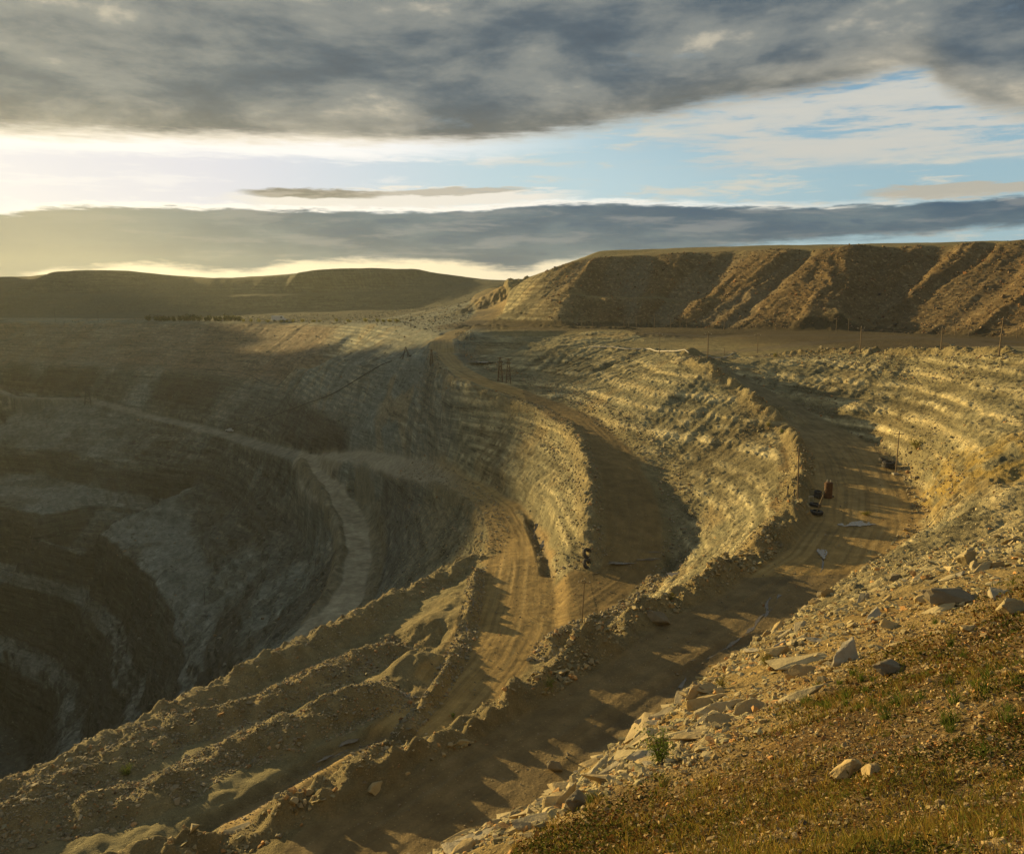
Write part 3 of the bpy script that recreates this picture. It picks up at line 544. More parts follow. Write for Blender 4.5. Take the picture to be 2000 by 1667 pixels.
rockfield('road_gravel', P, S, stonecol(len(P), (.27, .22, .14)), .3, mat=MS, label='stones spilled over the haul roads', cat='gravel')
def inbox(n, x0, x1, y0, y1, cond):
    x = x0 + (x1 - x0) * rng.random(n); y = y0 + (y1 - y0) * rng.random(n); z, m = field(x, y); k = cond(x, y, z, m)
    return np.stack([x, y, z], 1)[k], {a: (b[k] if isinstance(b, np.ndarray) and b.shape == x.shape else b) for a, b in m.items()}
P, m = inbox(80000, -30, 115, 60, 250, lambda x, y, z, m: (m['wall'] > .5) & (m['road'] < .2) & (m['fg'] < .1) & (rng.random(len(x)) < .35 + .65 * m['led']) & (x > -.25 * y))
S = lognorm(len(P), .11, .45, .06, .45)
S = S * .9
rockfield('wall_stones', P, S, stonecol(len(P), (.36, .30, .16)), .3, mat=MS, label='stones scattered over the sunlit terraced walls', cat='rubble')
P, m = inbox(45000, -20, 240, 260, 520, lambda x, y, z, m: (m['dump'] > .35))
rockfield('heap_stones', P, lognorm(len(P), .26, .5, .14, 1.3), stonecol(len(P), (.24, .165, .09), .3), .2, mat=MS, label='blocks of rock tipped down the long spoil heap', cat='rubble')
P, m = inbox(30000, -480, -20, 180, 880, lambda x, y, z, m: (m['road'] < .1) & (rng.random(len(x)) < .25 + sstep(.4, .1, samp(SLOPE, x, y))))
rockfield('pit_stones', P, lognorm(len(P), .4, .45, .2, 1.3), stonecol(len(P), (.20, .195, .15)), .2, mat=MS, label='grey stones strewn over the shaded pit benches', cat='rubble')
# the slope in front of the camera: stony belt above the road, weeds and grit nearer
def polar(n, r0, r1, a0, a1):
    r = np.exp(math.log(r0) + (math.log(r1) - math.log(r0)) * rng.random(n)); a = np.radians(a0 + (a1 - a0) * rng.random(n)); return np.sin(a) * r, np.cos(a) * r
def fgpts(n, r0, r1, a0, a1, keep):
    x, y = polar(n, r0, r1, a0, a1); k = keep(x, y, belt(x, y), np.hypot(x, y)); x, y = x[k], y[k]; return np.stack([x, y, H(x, y)], 1)
def stony(x, y, b, r): return (rng.random(len(x)) < sstep(-.06 * r, .05 * r, b) * (.35 + .65 * sstep(-.3, .3, fbm(x, y, 4, 3, 30)))) & (np.array(H(x, y)) > -18.3 + .02 * (r - 60))
P = fgpts(52000, 9, 88, -9, 40, stony); r = np.hypot(P[:, 0], P[:, 1]); S = lognorm(len(P), 1, .5, .35, 3.2) * (.030 + .0017 * r)
cc = stonecol(len(P), (.40, .325, .165))
rockfield('slope_rubble', P, S, cc, .6, tilt=.4, mat=MS, label='broken flat stones covering the slope above the road', cat='rubble')
P = fgpts(60000, 3, 34, 0, 42, lambda x, y, b, r: b < .1 * r); r = np.hypot(P[:, 0], P[:, 1]); S = lognorm(len(P), 1, .5, .3, 4) * (.0065 + .0011 * r)
rockfield('grit', P, S, stonecol(len(P), (.38, .275, .125), .3), .5, tilt=.5, mat=MS, label='small stones and grit between the weeds', cat='gravel')
# ---- single boulders
def rockmesh(name, seed, n, sq, cub, bev, sub, rough, col):
    V, Fc = hull(seed, n, sq, cub, bev, sub, rough); return nmesh(name, V, Fc, MS, np.tile(np.array(col), (len(V), 1)), smooth=False, link=False)
BM = [rockmesh('boulder', 100 + i, 10, (1, .8, .65), .55, .05, 2, .10, c) for i, c in enumerate([(.42,.33,.17),(.38,.31,.16),(.34,.29,.18),(.44,.33,.15),(.20,.165,.10),(.38,.28,.13)])]
SM = [rockmesh('flat_stone', 200 + i, 10, (1.15, .8, .24), .6, .04, 2, .07, c) for i, c in enumerate([(.48,.39,.20),(.43,.36,.20),(.38,.33,.22),(.50,.38,.17),(.40,.31,.15)])]
def place(me, name, p, s, rot, label, cat, group=None, sink=.2):
    o = bpy.data.objects.new(name, me); COL.objects.link(o); s = (s, s, s) if not hasattr(s, '__len__') else s
    o.location = (p[0], p[1], p[2] + s[2] * (.5 - sink) * (.4 if me in SM else 1)); o.scale = s; o.rotation_euler = rot; return tag(o, label, cat, group)
U = random.uniform
hero = [ # px, py, size, mesh, rot, label
 ((1250,1437),(.62,.50,.52),BM[0],(.2,-.3,.6),'large rounded ochre boulder on the lip of the stony slope above the road'),
 ((1862,1178),(.95,.55,.42),BM[4],(.1,.1,.2),'long smooth grey-brown boulder high on the right slope'),
 ((1948,1168),(.45,.35,.28),BM[2],(.1,.2,.9),'grey boulder just right of the long smooth boulder'),
 ((1655,1515),(.26,.18,.27),BM[3],(.1,-.5,.3),'pale jagged rock standing alone in the weeds'),
 ((1700,1515),(.25,.19,.15),BM[5],(.0,.2,1.2),'dark brown stone leaning against the pale jagged rock'),
 ((1740,1312),(.50,.32,.28),BM[4],(.1,.1,.5),'dark dome-shaped rock half sunk in the middle of the slope'),
 ((1555,1298),(1.0,.6,.6),SM[0],(.1,-.15,.2),'broad tilted yellow slab in the middle of the stony belt'),
 ((1655,1290),(.7,.5,.9),SM[2],(.5,-.4,.6),'grey layered slab propped up in the stony belt'),
 ((1410,1390),(.75,.34,.8),SM[1],(.1,-.25,.1),'long pale slab resting flat over the stony lip'),
 ((1370,1378),(.6,.3,.8),SM[3],(.1,-.3,.2),'yellow slab beside the long pale slab'),
 ((1105,1568),(.55,.28,.9),SM[1],(.4,-.7,.5),'steeply tilted pale slab at the near end of the stony lip'),
 ((1040,1612),(.42,.34,.30),BM[2],(.1,.1,.2),'broad grey block at the near end of the stony lip'),
 ((1130,1575),(.36,.30,.33),BM[4],(.4,.1,.9),'grey block behind the tilted pale slab'),
 ((1735,1172),(.40,.24,.30),BM[3],(.1,-.5,.3),'pale upright rock on the slope below the scree'),
 ((1980,1200),(.50,.35,.38),BM[1],(.1,.2,.4),'sunlit buff boulder at the right edge of the slope'),
 ((1892,1232),(.26,.22,.24),BM[3],(.0,.1,.2),'small cube-shaped yellow rock on the right slope'),
 ((1745,1224),(.75,.4,.7),SM[3],(.1,.2,.1),'tilted yellow slab below the upright rock'),
 ((1890,1102),(.5,.35,.5),BM[1],(.4,.4,.2),'leaning rock on the skyline of the right slope'),
 ((738,1537),(.95,.85,.80),BM[1],(.2,.15,.6),'biggest square block on the berm, lying beside the road'),
 ((790,1508),(.60,.50,.58),BM[3],(.15,-.2,.3),'yellow cube-shaped block just right of the biggest block on the berm'),
 ((716,1508),(.65,.55,.55),BM[4],(.5,.2,.9),'grey block piled behind the biggest block on the berm'),
 ((690,1527),(.80,.22,.7),SM[1],(.3,-1.0,.2),'narrow slab standing on edge at the left of the block pile'),
 ((1002,1347),(.95,.75,.72),BM[3],(.1,.2,.4),'large rounded block on the crest of the berm'),
 ((1090,1312),(.70,.60,.62),BM[0],(.3,.1,.9),'pale boulder beside the green bush on the berm'),
 ((1085,1322),(.55,.42,.42),BM[4],(.1,.4,.3),'grey boulder under the pale one beside the green bush'),
 ((1285,1210),(.85,.6,.6),BM[4],(.1,.3,.3),'grey flat-topped boulder on the berm above the wet track'),
 ((1460,1082),(.75,.5,.4),BM[0],(.1,.1,.3),'rounded boulder at the upper end of the rubble berm'),
 ((868,1448),(.5,.4,.4),BM[5],(.2,.3,.3),'rust-tinted rock among the berm rubble'),
 ((905,1447),(.6,.5,.5),BM[1],(.6,.3,.3),'pale angular rock right of the rust-tinted one on the berm'),
 ((645,1335),(.9,.5,.5),BM[1],(.1,.3,.6),'isolated block on the second earth ridge'),
 ((598,1330),(.5,.3,.3),BM[3],(.1,.3,.6),'small block left of the isolated one on the second earth ridge'),
 ((465,1625),(.8,.6,.5),BM[2],(.1,.1,.3),'weathered grey block at the lower left end of the berm')]
HW = [85, 118, 75, 60, 70, 75, 110, 80, 95, 80, 70, 75, 55, 24, 80, 30, 70, 60, 48, 30, 45, 30, 55, 45, 35, 60, 45, 22, 30, 45, 22, 55]
for (p, s, me, rot, lab), wpx in zip(hero, HW):
    q_ = hit(*p); kk_ = 0
    while lab.find('berm') < 0 and lab.find('ridge') < 0 and p[1] > 1200 and math.hypot(q_[0], q_[1]) > 31 and kk_ < 30: kk_ += 1; p = (p[0], p[1] + 6); q_ = hit(*p)
    k_ = wpx * math.hypot(q_[1], ZC - q_[2]) / F / 1.65 / s[0]; s = tuple(v * k_ for v in s)
    place(me, 'flat_stone' if me in SM else 'boulder', q_, s, (rot[0], rot[1], rot[2] + U(-.3, .3)), lab, 'flat stone' if me in SM else 'boulder')
# smaller boulders: along the berm and over the stony belt
P, S = scatter_poly(R1out, 260, .2, 3.4, .30, .35, .2, .6, 1, clump2)
for i in range(min(110, len(P))):
    place(random.choice(BM), 'boulder', P[i], (S[i], S[i] * U(.7, 1), S[i] * U(.7, 1)), (U(-.4, .4), U(-.4, .4), U(0, 6.3)), 'angular boulder lying in the rubble berm beside the bench road', 'boulder', 'boulders in the rubble berm')
P = fgpts(700, 14, 72, -8, 34, lambda x, y, b, r: stony(x, y, b, r) & (b > -.02 * r))[:190]
for p in P:
    r = math.hypot(p[0], p[1]); s = (.12 + .0105 * r) * random.lognormvariate(0, .35); s = min(s, .42 + .002 * r)
    fl = random.random() < .65
    place(random.choice(SM if fl else BM), 'flat_stone' if fl else 'boulder', p, (s * 1.3, s * U(.7, 1.1), s * U(.8, 1.1)), (U(-.35, .25), U(-.45, .1), U(-.6, 1.0)),
          'flat slab of pale rock in the stony belt of the near slope' if fl else 'angular stone in the stony belt of the near slope', 'flat stone' if fl else 'boulder', 'flat slabs on the near slope' if fl else 'angular stones on the near slope')
print("rocks", time.time() - T0)
# ------------------------------------------------------------------ weeds
def leafmat(name, rough=.6, tr=.35):
    m_, t = material(name); ca = t.n('ShaderNodeAttribute', attribute_name='Col').outputs['Color']
    d = t.n('ShaderNodeBsdfDiffuse', {0: ca, 1: 1.}); e = t.n('ShaderNodeBsdfTranslucent', {0: ca}); s = t.n('ShaderNodeMixShader', {0: tr, 1: d.outputs[0], 2: e.outputs[0]}); t.n('ShaderNodeOutputMaterial', {0: s.outputs[0]}); return m_
ML = leafmat('leaf')
def blades(P, hgt, wid, lean, cols):
    n = len(P); a = rng.random(n) * 2 * math.pi; b = rng.random(n) * 2 * math.pi; dx, dy = np.cos(a), np.sin(a); lx, ly = np.cos(b) * lean, np.sin(b) * lean
    V = []
    for (f, w) in ((0, 1), (.5, .8), (1, .08)):
        cx = P[:, 0] + lx * hgt * f ** 2; cy = P[:, 1] + ly * hgt * f ** 2; cz = P[:, 2] - .01 + hgt * f * np.sqrt(np.clip(1 - (lean * f * .8) ** 2, .1, 1))
        V += [np.stack([cx - dx * wid * w, cy - dy * wid * w, cz], 1), np.stack([cx + dx * wid * w, cy + dy * wid * w, cz], 1)]
    V = np.stack(V, 1).reshape(-1, 3); q = np.array([[0, 1, 3, 2], [2, 3, 5, 4]]); Fq = (q[None] + (np.arange(n) * 6)[:, None, None]).reshape(-1, 4)
    return V, Fq, np.repeat(cols, 6, 0)
def leaves(P, s, cols, up=.5):
    n = len(P); a = rng.standard_normal((n, 3)); a /= np.linalg.norm(a, axis=1)[:, None]; b = rng.standard_normal((n, 3)); b[:, 2] *= up; b -= a * (a * b).sum(1)[:, None]; b /= np.linalg.norm(b, axis=1)[:, None]
    s = s[:, None]; V = np.stack([P - b * s, P + a * s * .42, P + b * s, P - a * s * .42], 1).reshape(-1, 3)
    return V, np.arange(4 * n).reshape(-1, 4), np.repeat(cols, 4, 0)
def joinq(*parts):
    Vs, Fs, Cs = [], [], []; o = 0
    for V, Fq, C in parts: Vs.append(V); Fs.append(Fq + o); Cs.append(C); o += len(V)
    return np.concatenate(Vs), np.concatenate(Fs), np.concatenate(Cs)
def gcol(n, pal, v=.2):
    pal = np.array(pal); return np.clip(pal[rng.integers(0, len(pal), n)] * (1 + v * rng.standard_normal((n, 1))), .01, .8)
weedy = lambda x, y: sstep(-.02, .4, fbm(x, y, 3.2, 4, 33) + .3 * fbm(x, y, .9, 2, 34))
C0 = fgpts(9000, 3, 40, 0, 42, lambda x, y, b, r: (rng.random(len(x)) < weedy(x, y) * sstep(.03 * r, -.12 * r, b) + .015))
n = 13; P = np.repeat(C0, n, 0); r = np.hypot(P[:, 0], P[:, 1]); P = P + rng.standard_normal(P.shape) * (np.array([.035, .035, 0]) + np.outer(.0025 * r, [1, 1, 0])); P[:, 2] = H(P[:, 0], P[:, 1])
hg = (.04 + .11 * rng.random(len(P)) ** 2.5) * np.repeat(.6 + .8 * rng.random(len(C0)), n) * (1 + .01 * r); tone = np.repeat(rng.random(len(C0)) ** 2.2, n)[:, None]
gc = gcol(len(P), [(.40,.28,.055),(.28,.23,.04),(.46,.32,.08),(.26,.13,.035)]) * (1 - tone) + gcol(len(P), [(.12,.17,.03),(.09,.13,.025),(.20,.20,.04)]) * tone
A = blades(P, hg, .0022 + .00035 * r, .25 + .6 * rng.random(len(P)), gc)
P = fgpts(120000, 3, 34, 0, 42, lambda x, y, b, r: (rng.random(len(x)) < (.15 + .85 * sstep(-.3, .3, fbm(x, y, 1.6, 4, 35))) * sstep(.03 * r, -.1 * r, b))); r = np.hypot(P[:, 0], P[:, 1]); P[:, 2] += rng.random(len(P)) * (.02 + .003 * r)
B = leaves(P, (.008 + .0016 * r) * (.6 + .8 * rng.random(len(P))), gcol(len(P), [(.20,.10,.03),(.26,.17,.05),(.13,.065,.02),(.10,.11,.025),(.17,.17,.035)]))
P = fgpts(110000, 3, 40, 0, 42, lambda x, y, b, r: (rng.random(len(x)) < sstep(.0, .35, fbm(x, y, 2.4, 4, 36)) * sstep(.0 * r, -.12 * r, b))); r = np.hypot(P[:, 0], P[:, 1]); P[:, 2] += rng.random(len(P)) * (.05 + .004 * r)
B2 = leaves(P, (.010 + .0017 * r) * (.6 + .8 * rng.random(len(P))), gcol(len(P), [(.06,.075,.018),(.10,.12,.025),(.045,.04,.015),(.16,.15,.03),(.12,.06,.02)]))
C1 = fgpts(2200, 3, 30, 0, 42, lambda x, y, b, r: (rng.random(len(x)) < sstep(.0, .4, fbm(x, y, 2.4, 3, 37)) * sstep(.02 * r, -.1 * r, b))); n = 34; P = np.repeat(C1, n, 0); r = np.hypot(P[:, 0], P[:, 1]); P = P + rng.standard_normal(P.shape) * np.array([.035, .035, 0]); tone = np.repeat(rng.random(len(C1)), n)[:, None] > .5
A2 = blades(P, (.10 + .16 * rng.random(len(P))) * np.repeat(.6 + .7 * rng.random(len(C1)), n), .0028 + .00025 * r, .35 + .6 * rng.random(len(P)), np.where(tone, gcol(len(P), [(.13,.18,.03),(.18,.22,.04),(.09,.13,.025)]), gcol(len(P), [(.42,.30,.10),(.34,.22,.07),(.30,.24,.06)])))
A = joinq(A, A2); B = joinq(B, B2); AB = joinq(A, B); o = nmesh('grass', AB[0], AB[1], ML, AB[2]); tag(o, 'dry yellow-green grass and low brown weeds on the near slope', 'grass', kind='stuff')
# small leafy bushes
MB_ = simple('twig', (.12, .08, .04))
def tube(bm, a, b, r0, r1=None, seg=8):
    a, b = Vector(a), Vector(b); r1 = r0 if r1 is None else r1; d = (b - a); L_ = d.length
    if L_ < 1e-6: return
    M_ = Matrix.Translation((a + b) / 2) @ d.to_track_quat('Z', 'Y').to_matrix().to_4x4()
    bmesh.ops.create_cone(bm, cap_ends=True, segments=seg, radius1=r0, radius2=max(r1, 1e-4), depth=L_, matrix=M_)
def bmo(name, bm, mat, parent=None, smooth=False):
    me = bpy.data.meshes.new(name); bm.to_mesh(me); bm.free(); me.materials.append(mat)
    if smooth: me.polygons.foreach_set('use_smooth', [True] * len(me.polygons))
    o = bpy.data.objects.new(name, me); COL.objects.link(o)
    if parent: o.parent = parent
    return o
def empty(name, loc, rot=(0, 0, 0), label=None, cat=None, group=None):
    o = bpy.data.objects.new(name, None); COL.objects.link(o); o.location = loc; o.rotation_euler = rot; o.empty_display_size = .3; return tag(o, label, cat, group)
def bush(p, h, w, nl, pal, label, group=None, name='bush', cat='bush', ls=.05):
    root = empty(name, p, label=label, cat=cat, group=group); bm = bmesh.new(); tips = []
    for i in range(9):
        a = U(0, 6.28); q = Vector((math.cos(a) * w * U(.2, .8), math.sin(a) * w * U(.2, .8), h * U(.5, .95))); mid = q * .5 + Vector((0, 0, h * .12)); tube(bm, (0, 0, -.05), mid, .012 * h + .004, .008 * h + .003, 5); tube(bm, mid, q, .008 * h + .003, .002, 5); tips += [mid, q]
    bmo('stem', bm, MB_, root); tips = np.array([t_[:] for t_ in tips]); k = rng.integers(0, len(tips), nl)
    P = tips[k] * (.45 + .65 * rng.random((nl, 1))) + rng.standard_normal((nl, 3)) * np.array([w * .17, w * .17, h * .12]); P[:, 2] = np.abs(P[:, 2])
    V, Fq, C = leaves(P, ls * (.6 + .8 * rng.random(nl)), gcol(nl, pal, .25)); f = nmesh('foliage', V, Fq, ML, C); f.parent = root; return root
GR = [(.16,.22,.04),(.22,.26,.05),(.10,.15,.03)]; YG = [(.28,.26,.05),(.20,.21,.04),(.34,.28,.08)]; DG = [(.04,.055,.018),(.06,.07,.02),(.09,.09,.03)]
bush(hit(1070,1328), 1.5, .9, 900, GR, 'bright green bush on the berm beside the pale boulder', ls=.055)
bush(hit(885,1402), .7, .45, 300, GR, 'small green bush on the crest of the berm', ls=.045)
bush(hit(1310,1168), 1.2, .6, 450, YG, 'yellow-green bush at the bend of the rubble berm', ls=.05)
bush(hit(245,1512), 1.4, .9, 800, GR, 'green bush on the second earth ridge at lower left', ls=.055)
bush(hit(1290,1490), .62, .42, 900, GR, 'leafy green weed behind the ochre boulder on the stony lip', ls=.022)
bush(hit(1495,1300), .5, .35, 500, YG, 'yellow tussock among the slabs of the stony belt', ls=.025)
bush(hit(1410,1345), .45, .35, 500, YG, 'yellow tussock on the stony lip below the slabs', ls=.022)
bush(hit(1790,878), 2.2, 2.0, 500, YG, 'olive bush on the scree behind the bench pole', ls=.12)
bush(hit(1500,828), 1.2, .8, 250, YG, 'yellow weed on the outer edge of the ramp', ls=.08)
bush(hit(1527,842), 1.2, .8, 250, GR, 'green weed on the outer edge of the ramp', ls=.08)
bush(hit(1513,697), 1.3, 1.1, 250, YG, 'yellow bush on the pit rim by the ramp', ls=.1)
bush(hit(1690,1005), .5, 1.2, 300, YG, 'flat yellow weed patch beside the ringed pole', ls=.08)
for i, x in enumerate(np.linspace(292, 470, 19)):
    bush(hit(x + U(-4, 4), 627, 300), U(4, 6.5), U(3.5, 5), 260, DG, 'dark green bush in the dense row on the far rim', 'dark bushes on the far rim', ls=.75)
for i, x in enumerate([478, 492, 505, 522, 548, 562, 575, 590, 610, 622, 655, 684, 716, 738, 748, 762, 776]):
    bush(hit(x + U(-3, 3), 629, 250), U(1.5, 3.2), U(1.8, 3), 130, YG, 'sparse yellow bush on the far rim right of the dark row', 'yellow bushes on the far rim', ls=.5)
# dandelion clocks
MW = simple('seed_fluff', (.62, .55, .42), .9, var=.1); MST = simple('green_stem', (.14, .16, .04))
for (px, py), lab in zip([(1449,1545),(1552,1547),(1242,1612),(1548,1667)], ['dandelion clock left of the pale jagged rock, the farther left one','dandelion clock nearest to the pale jagged rock','dandelion clock beside the blocks of the stony lip','dandelion clock at the bottom edge of the picture']):
    p = hit(px, py); h = .14; r = empty('dandelion', p, label=lab, cat='dandelion', group='dandelion clocks'); bm = bmesh.new(); tube(bm, (0, 0, -.01), (.008, 0, h), .0025, .002, 6); bmo('stem', bm, MST, r)
    n = 420; v = rng.standard_normal((n, 3)); v /= np.linalg.norm(v, axis=1)[:, None]; V, Fq, C = leaves(v * .021 * (.8 + .2 * rng.random((n, 1))) + np.array([.008, 0, h + .012]), np.full(n, .0045), np.tile([.7, .62, .46], (n, 1))); f = nmesh('seed_head', V, Fq, ML, C); f.parent = r
print("weeds", time.time() - T0)
# ------------------------------------------------------------------ poles, masts and other man-made things
MWD = simple('weathered_wood', (.20, .15, .09), .9, scale=3); MRU = simple('rusty_steel', (.11, .055, .026), .8, scale=2); MRB = simple('tyre_rubber', (.060, .055, .048), .85, scale=2); MCE = simple('insulator', (.5, .48, .42), .3)
MPI = simple('pale_pipe', (.48, .44, .36), .6); MWH = simple('white_paint', (.62, .60, .55), .5, var=.12); MDK = simple('dark_steel', (.055, .05, .045), .6); MCB = simple('cable', (.03, .028, .025), .8); MGL = simple('dark_glass', (.03, .035, .04), .15); MRE = simple('red_paint', (.30, .06, .03), .6)
def box(bm, c, s, rot=None):
    M_ = Matrix.Translation(c) @ (rot.to_matrix().to_4x4() if rot else Matrix.Identity(4)) @ Matrix.Diagonal((s[0], s[1], s[2], 1)); bmesh.ops.create_cube(bm, size=1, matrix=M_)
polecache = {}
def pole(px, pyb, pyt, label, group=None, lean=(0, 0), arms=1, wood=MWD, rad=.13, foot=False, yaw=0., h=None, stub=False):
    p = hit(px, pyb); d = p[1]
    if h is None:                   # height from how tall it stands in the picture
        ez = lambda py: (lambda r: ZC + r[2] * d / r[1])(ray(px, py)); h = max(1.2, ez(pyt) - ez(pyb))
    root = empty('utility_pole', p, (lean[0], lean[1], yaw), label, 'pole', group); bm = bmesh.new(); tube(bm, (0, 0, -.3), (0, 0, h), rad, rad * .72, 10); bmo('post', bm, wood, root)
    if arms and not stub:
        bm = bmesh.new(); box(bm, (0, rad * .9, h - .45), (1.7, .09, .11)); ca_ = bmo('crossarm', bm, MWD, root)
        for sx_ in (-.75, .75): bm = bmesh.new(); tube(bm, (sx_, rad * .9, h - .4), (sx_, rad * .9, h - .22), .05, .035, 8); bmo('insulator', bm, MCE, ca_)
        bm = bmesh.new(); tube(bm, (0, 0, h - .05), (0, 0, h + .14), .05, .035, 8); bmo('insulator', bm, MCE, root)
    if foot: bm = bmesh.new(); box(bm, (0, 0, .08), (.9, .9, .3)); bmo('footing', bm, simple('concrete', (.3, .28, .22)), root)
    root['h'] = h; return root
pole(1558,974,856,'tall wooden pole at the left edge of the bench by the rusty tank', lean=(0,-.02), rad=.11)
pole(1749,926,842,'wooden pole beside the stacked tyres on the right of the bench', lean=(0,.03), foot=True, rad=.11)
pole(1136,1214,1122,'lone pole on the stony mound where the haul roads meet', lean=(0,.05), rad=.1)
pr = [pole(1951,694,620,'tallest pole on the right rim, nearest the right edge', lean=(0,.045), rad=.15), pole(1838,681,632,'pole on the right rim, second from the right edge'), pole(1680,686,634,'pole in the middle of the right rim', rad=.15),
 pole(1479,690,652,'thin pole on the rim just right of the ramp', rad=.09), pole(1382,699,649,'pole at the top of the ramp'), pole(1415,694,678,'short stub post at the top of the ramp', stub=True, rad=.09),
 pole(1288,690,651,'thin pole behind the pale pipe', rad=.09)]
for q in pr: del q['h']
fp = [(1136,639,622),(1158,639,616),(1219,640,617),(1228,639,616),(1243,639,619),(1278,640,614),(1310,640,618),(1328,640,617),(1341,640,619),(1413,645,621),(1441,644,621),(1516,646,620),(1541,645,622),(1633,647,621),(1657,646,622),(1865,655,628),(1891,656,622),(1986,660,636)]
for i, (x, b_, t_) in enumerate(fp):
    q = pole(x, b_, t_, 'distant pole in the line at the foot of the spoil heap' if abs(x-1413)>1 and x != 1891 else 'leaning pole at the foot of the spoil heap, ' + ('the right one' if x == 1891 else 'the left one'), 'poles at the foot of the spoil heap', lean=(0, .14 if x == 1413 else .22 if x == 1891 else U(-.02, .02)), rad=.12, arms=i % 2)
for x, b_, t_, lab in [(108,629,600,'far pole on the hazy left rim, the left one'),(192,629,606,'far pole on the hazy left rim, the right one'),(539,1009,983,'thin pole on the shaded bench above the pit bend'),(400,1180,1143,'thin pole standing on the lower pit bench')]: pole(x, b_, t_, lab, rad=.16 if x < 300 else .12, arms=0, wood=MDK)
for o in list(SC.objects):
    if 'h' in o: del o['h']
# wires between the rim poles
def wire(a, b, label, sag=.9):
    bm = bmesh.new(); a, b = Vector(a), Vector(b); prev = a
    for i in range(1, 17):
        f_ = i / 16; c = a.lerp(b, f_) - Vector((0, 0, sag * 4 * f_ * (1 - f_))); tube(bm, prev, c, .022, seg=4); prev = c
    tag(bmo('power_wire', bm, MCB), label, 'wire')
def topof(o, dx=0.): bb = [c for c in o.children if c.name.startswith('post')][0]; h = max(v.co.z for v in bb.data.vertices); bpy.context.view_layer.update(); return o.matrix_world @ Vector((dx, .1, h - .25))
wire(topof(pr[1], .75), topof(pr[0], .75), 'wire between the two rightmost rim poles', .5); wire(topof(pr[2], .75), topof(pr[1], .75), 'wire between the middle and the second rim pole', .7)
wire(topof(pr[0], .75), (150, 120, 9), 'wire leaving the tallest rim pole towards the right', .5)
# tyres
def tyre(p, R_, w, rot, label, group='discarded dumper tyres'):
    bm = bmesh.new(); n, pr_ = 36, [(-.5, .56), (-.5, .62), (-.42, .9), (-.3, .98), (0, 1.), (.3, .98), (.42, .9), (.5, .62), (.5, .56), (.3, .60), (0, .64), (-.3, .60)]
    ring = [[bm.verts.new((math.cos(6.2832 * i / n) * b_ * R_ * (1 - .018 * (i % 2) * (abs(a_) < .45 and b_ > .8)), math.sin(6.2832 * i / n) * b_ * R_ * (1 - .018 * (i % 2) * (abs(a_) < .45 and b_ > .8)), a_ * w)) for a_, b_ in pr_] for i in range(n)]
    for i in range(n):
        for k in range(len(pr_)): bm.faces.new((ring[i][k], ring[i][(k + 1) % 12], ring[(i + 1) % n][(k + 1) % 12], ring[(i + 1) % n][k]))
    bmesh.ops.recalc_face_normals(bm, faces=bm.faces); o = bmo('tyre', bm, MRB); o.location = p; o.rotation_euler = rot; tag(o, label, 'tyre', group); return o
def at(px, py, dz=0.): p = hit(px, py); return Vector((p[0], p[1], p[2] + dz))
tyre(at(1147,1092,.7), .95, .6, (math.radians(62), 0, .7), 'upper of two giant tyres leaning on the mound at the road fork'); tyre(at(1147,1104,.5), .95, .6, (math.radians(58), .1, .8), 'lower of two giant tyres leaning on the mound at the road fork')
tyre(at(1594,1004,.3), .95, .5, (.03, .02, 0), 'tyre lying flat around the foot of the leaning pole')
tyre(at(1597,972,.35), .62, .5, (.1, .1, 0), 'tyre lying flat left of the rusty tank'); tyre(at(1597,972,.85), .55, .5, (.15, -.1, 1), 'tyre on top of the one left of the rusty tank')
tyre(at(1592,988,.25), .8, .42, (.05, .1, 0), 'muddy tyre lying between the tank and the leaning pole')
tyre(at(1735,914,.35), 1.1, .55, (.03, .05, 0), 'bottom tyre of the stack beside the right bench pole'); tyre(at(1735,914,.88), 1.05, .5, (.06, -.04, .4), 'top tyre of the stack beside the right bench pole')
tyre(at(1727,904,.45), .95, .55, (.1, .3, 0), 'tyre leaning behind the stack beside the right bench pole')
# leaning pole in its tyre
p = at(1593,1005); q = at(1609,960); r_ = empty('leaning_post', p, (-.1, .36, 0), 'wooden post leaning out of a flat tyre beside the rusty tank', 'post'); bm = bmesh.new(); tube(bm, (0, 0, -.2), (0, 0, 4.0), .1, .075, 10); bmo('shaft', bm, MWD, r_)
bm = bmesh.new(); tube(bm, (0, 0, 3.9), (0, 0, 4.08), .095, .09, 10); bmo('cap', bm, MRU, r_)
# rusty tank
p = at(1617,972); r_ = empty('rusty_tank', p, (0, .01, .4), 'upright rusty steel tank standing on the bench', 'tank'); bm = bmesh.new(); tube(bm, (0, 0, -.1), (0, 0, 2.3), .58, .58, 28)
for z_ in (.05, .8, 1.55, 2.25): tube(bm, (0, 0, z_ - .035), (0, 0, z_ + .035), .61, .61, 28)
bmo('shell', bm, MRU, r_); bm = bmesh.new(); tube(bm, (0, 0, 2.3), (0, 0, 2.42), .5, .3, 24); bmo('lid', bm, MRU, r_)
for a_, b_, c_ in ((-.2, .1, .35), (.25, -.1, .28)): bm = bmesh.new(); tube(bm, (a_, b_, 2.38), (a_, b_, 2.4 + c_), .07, .07, 10); bmo('valve', bm, MPI, r_)
bm = bmesh.new(); box(bm, (.75, 0, .12), (.5, .35, .3)); bmo('outlet_box', bm, MDK, r_)
for x, y0, lab in [(1538,966,'short dark post left of the tall bench pole, the left one'), (1551,968,'short dark post left of the tall bench pole, the right one')]:
    r_ = empty('marker_post', at(x, y0), label=lab, cat='post'); bm = bmesh.new(); tube(bm, (0, 0, -.2), (.05, 0, 1.7), .1, .08, 8); bmo('stake', bm, MDK, r_); bm = bmesh.new(); box(bm, (.05, 0, 1.45), (.3, .06, .25)); bmo('plate', bm, MDK, r_)
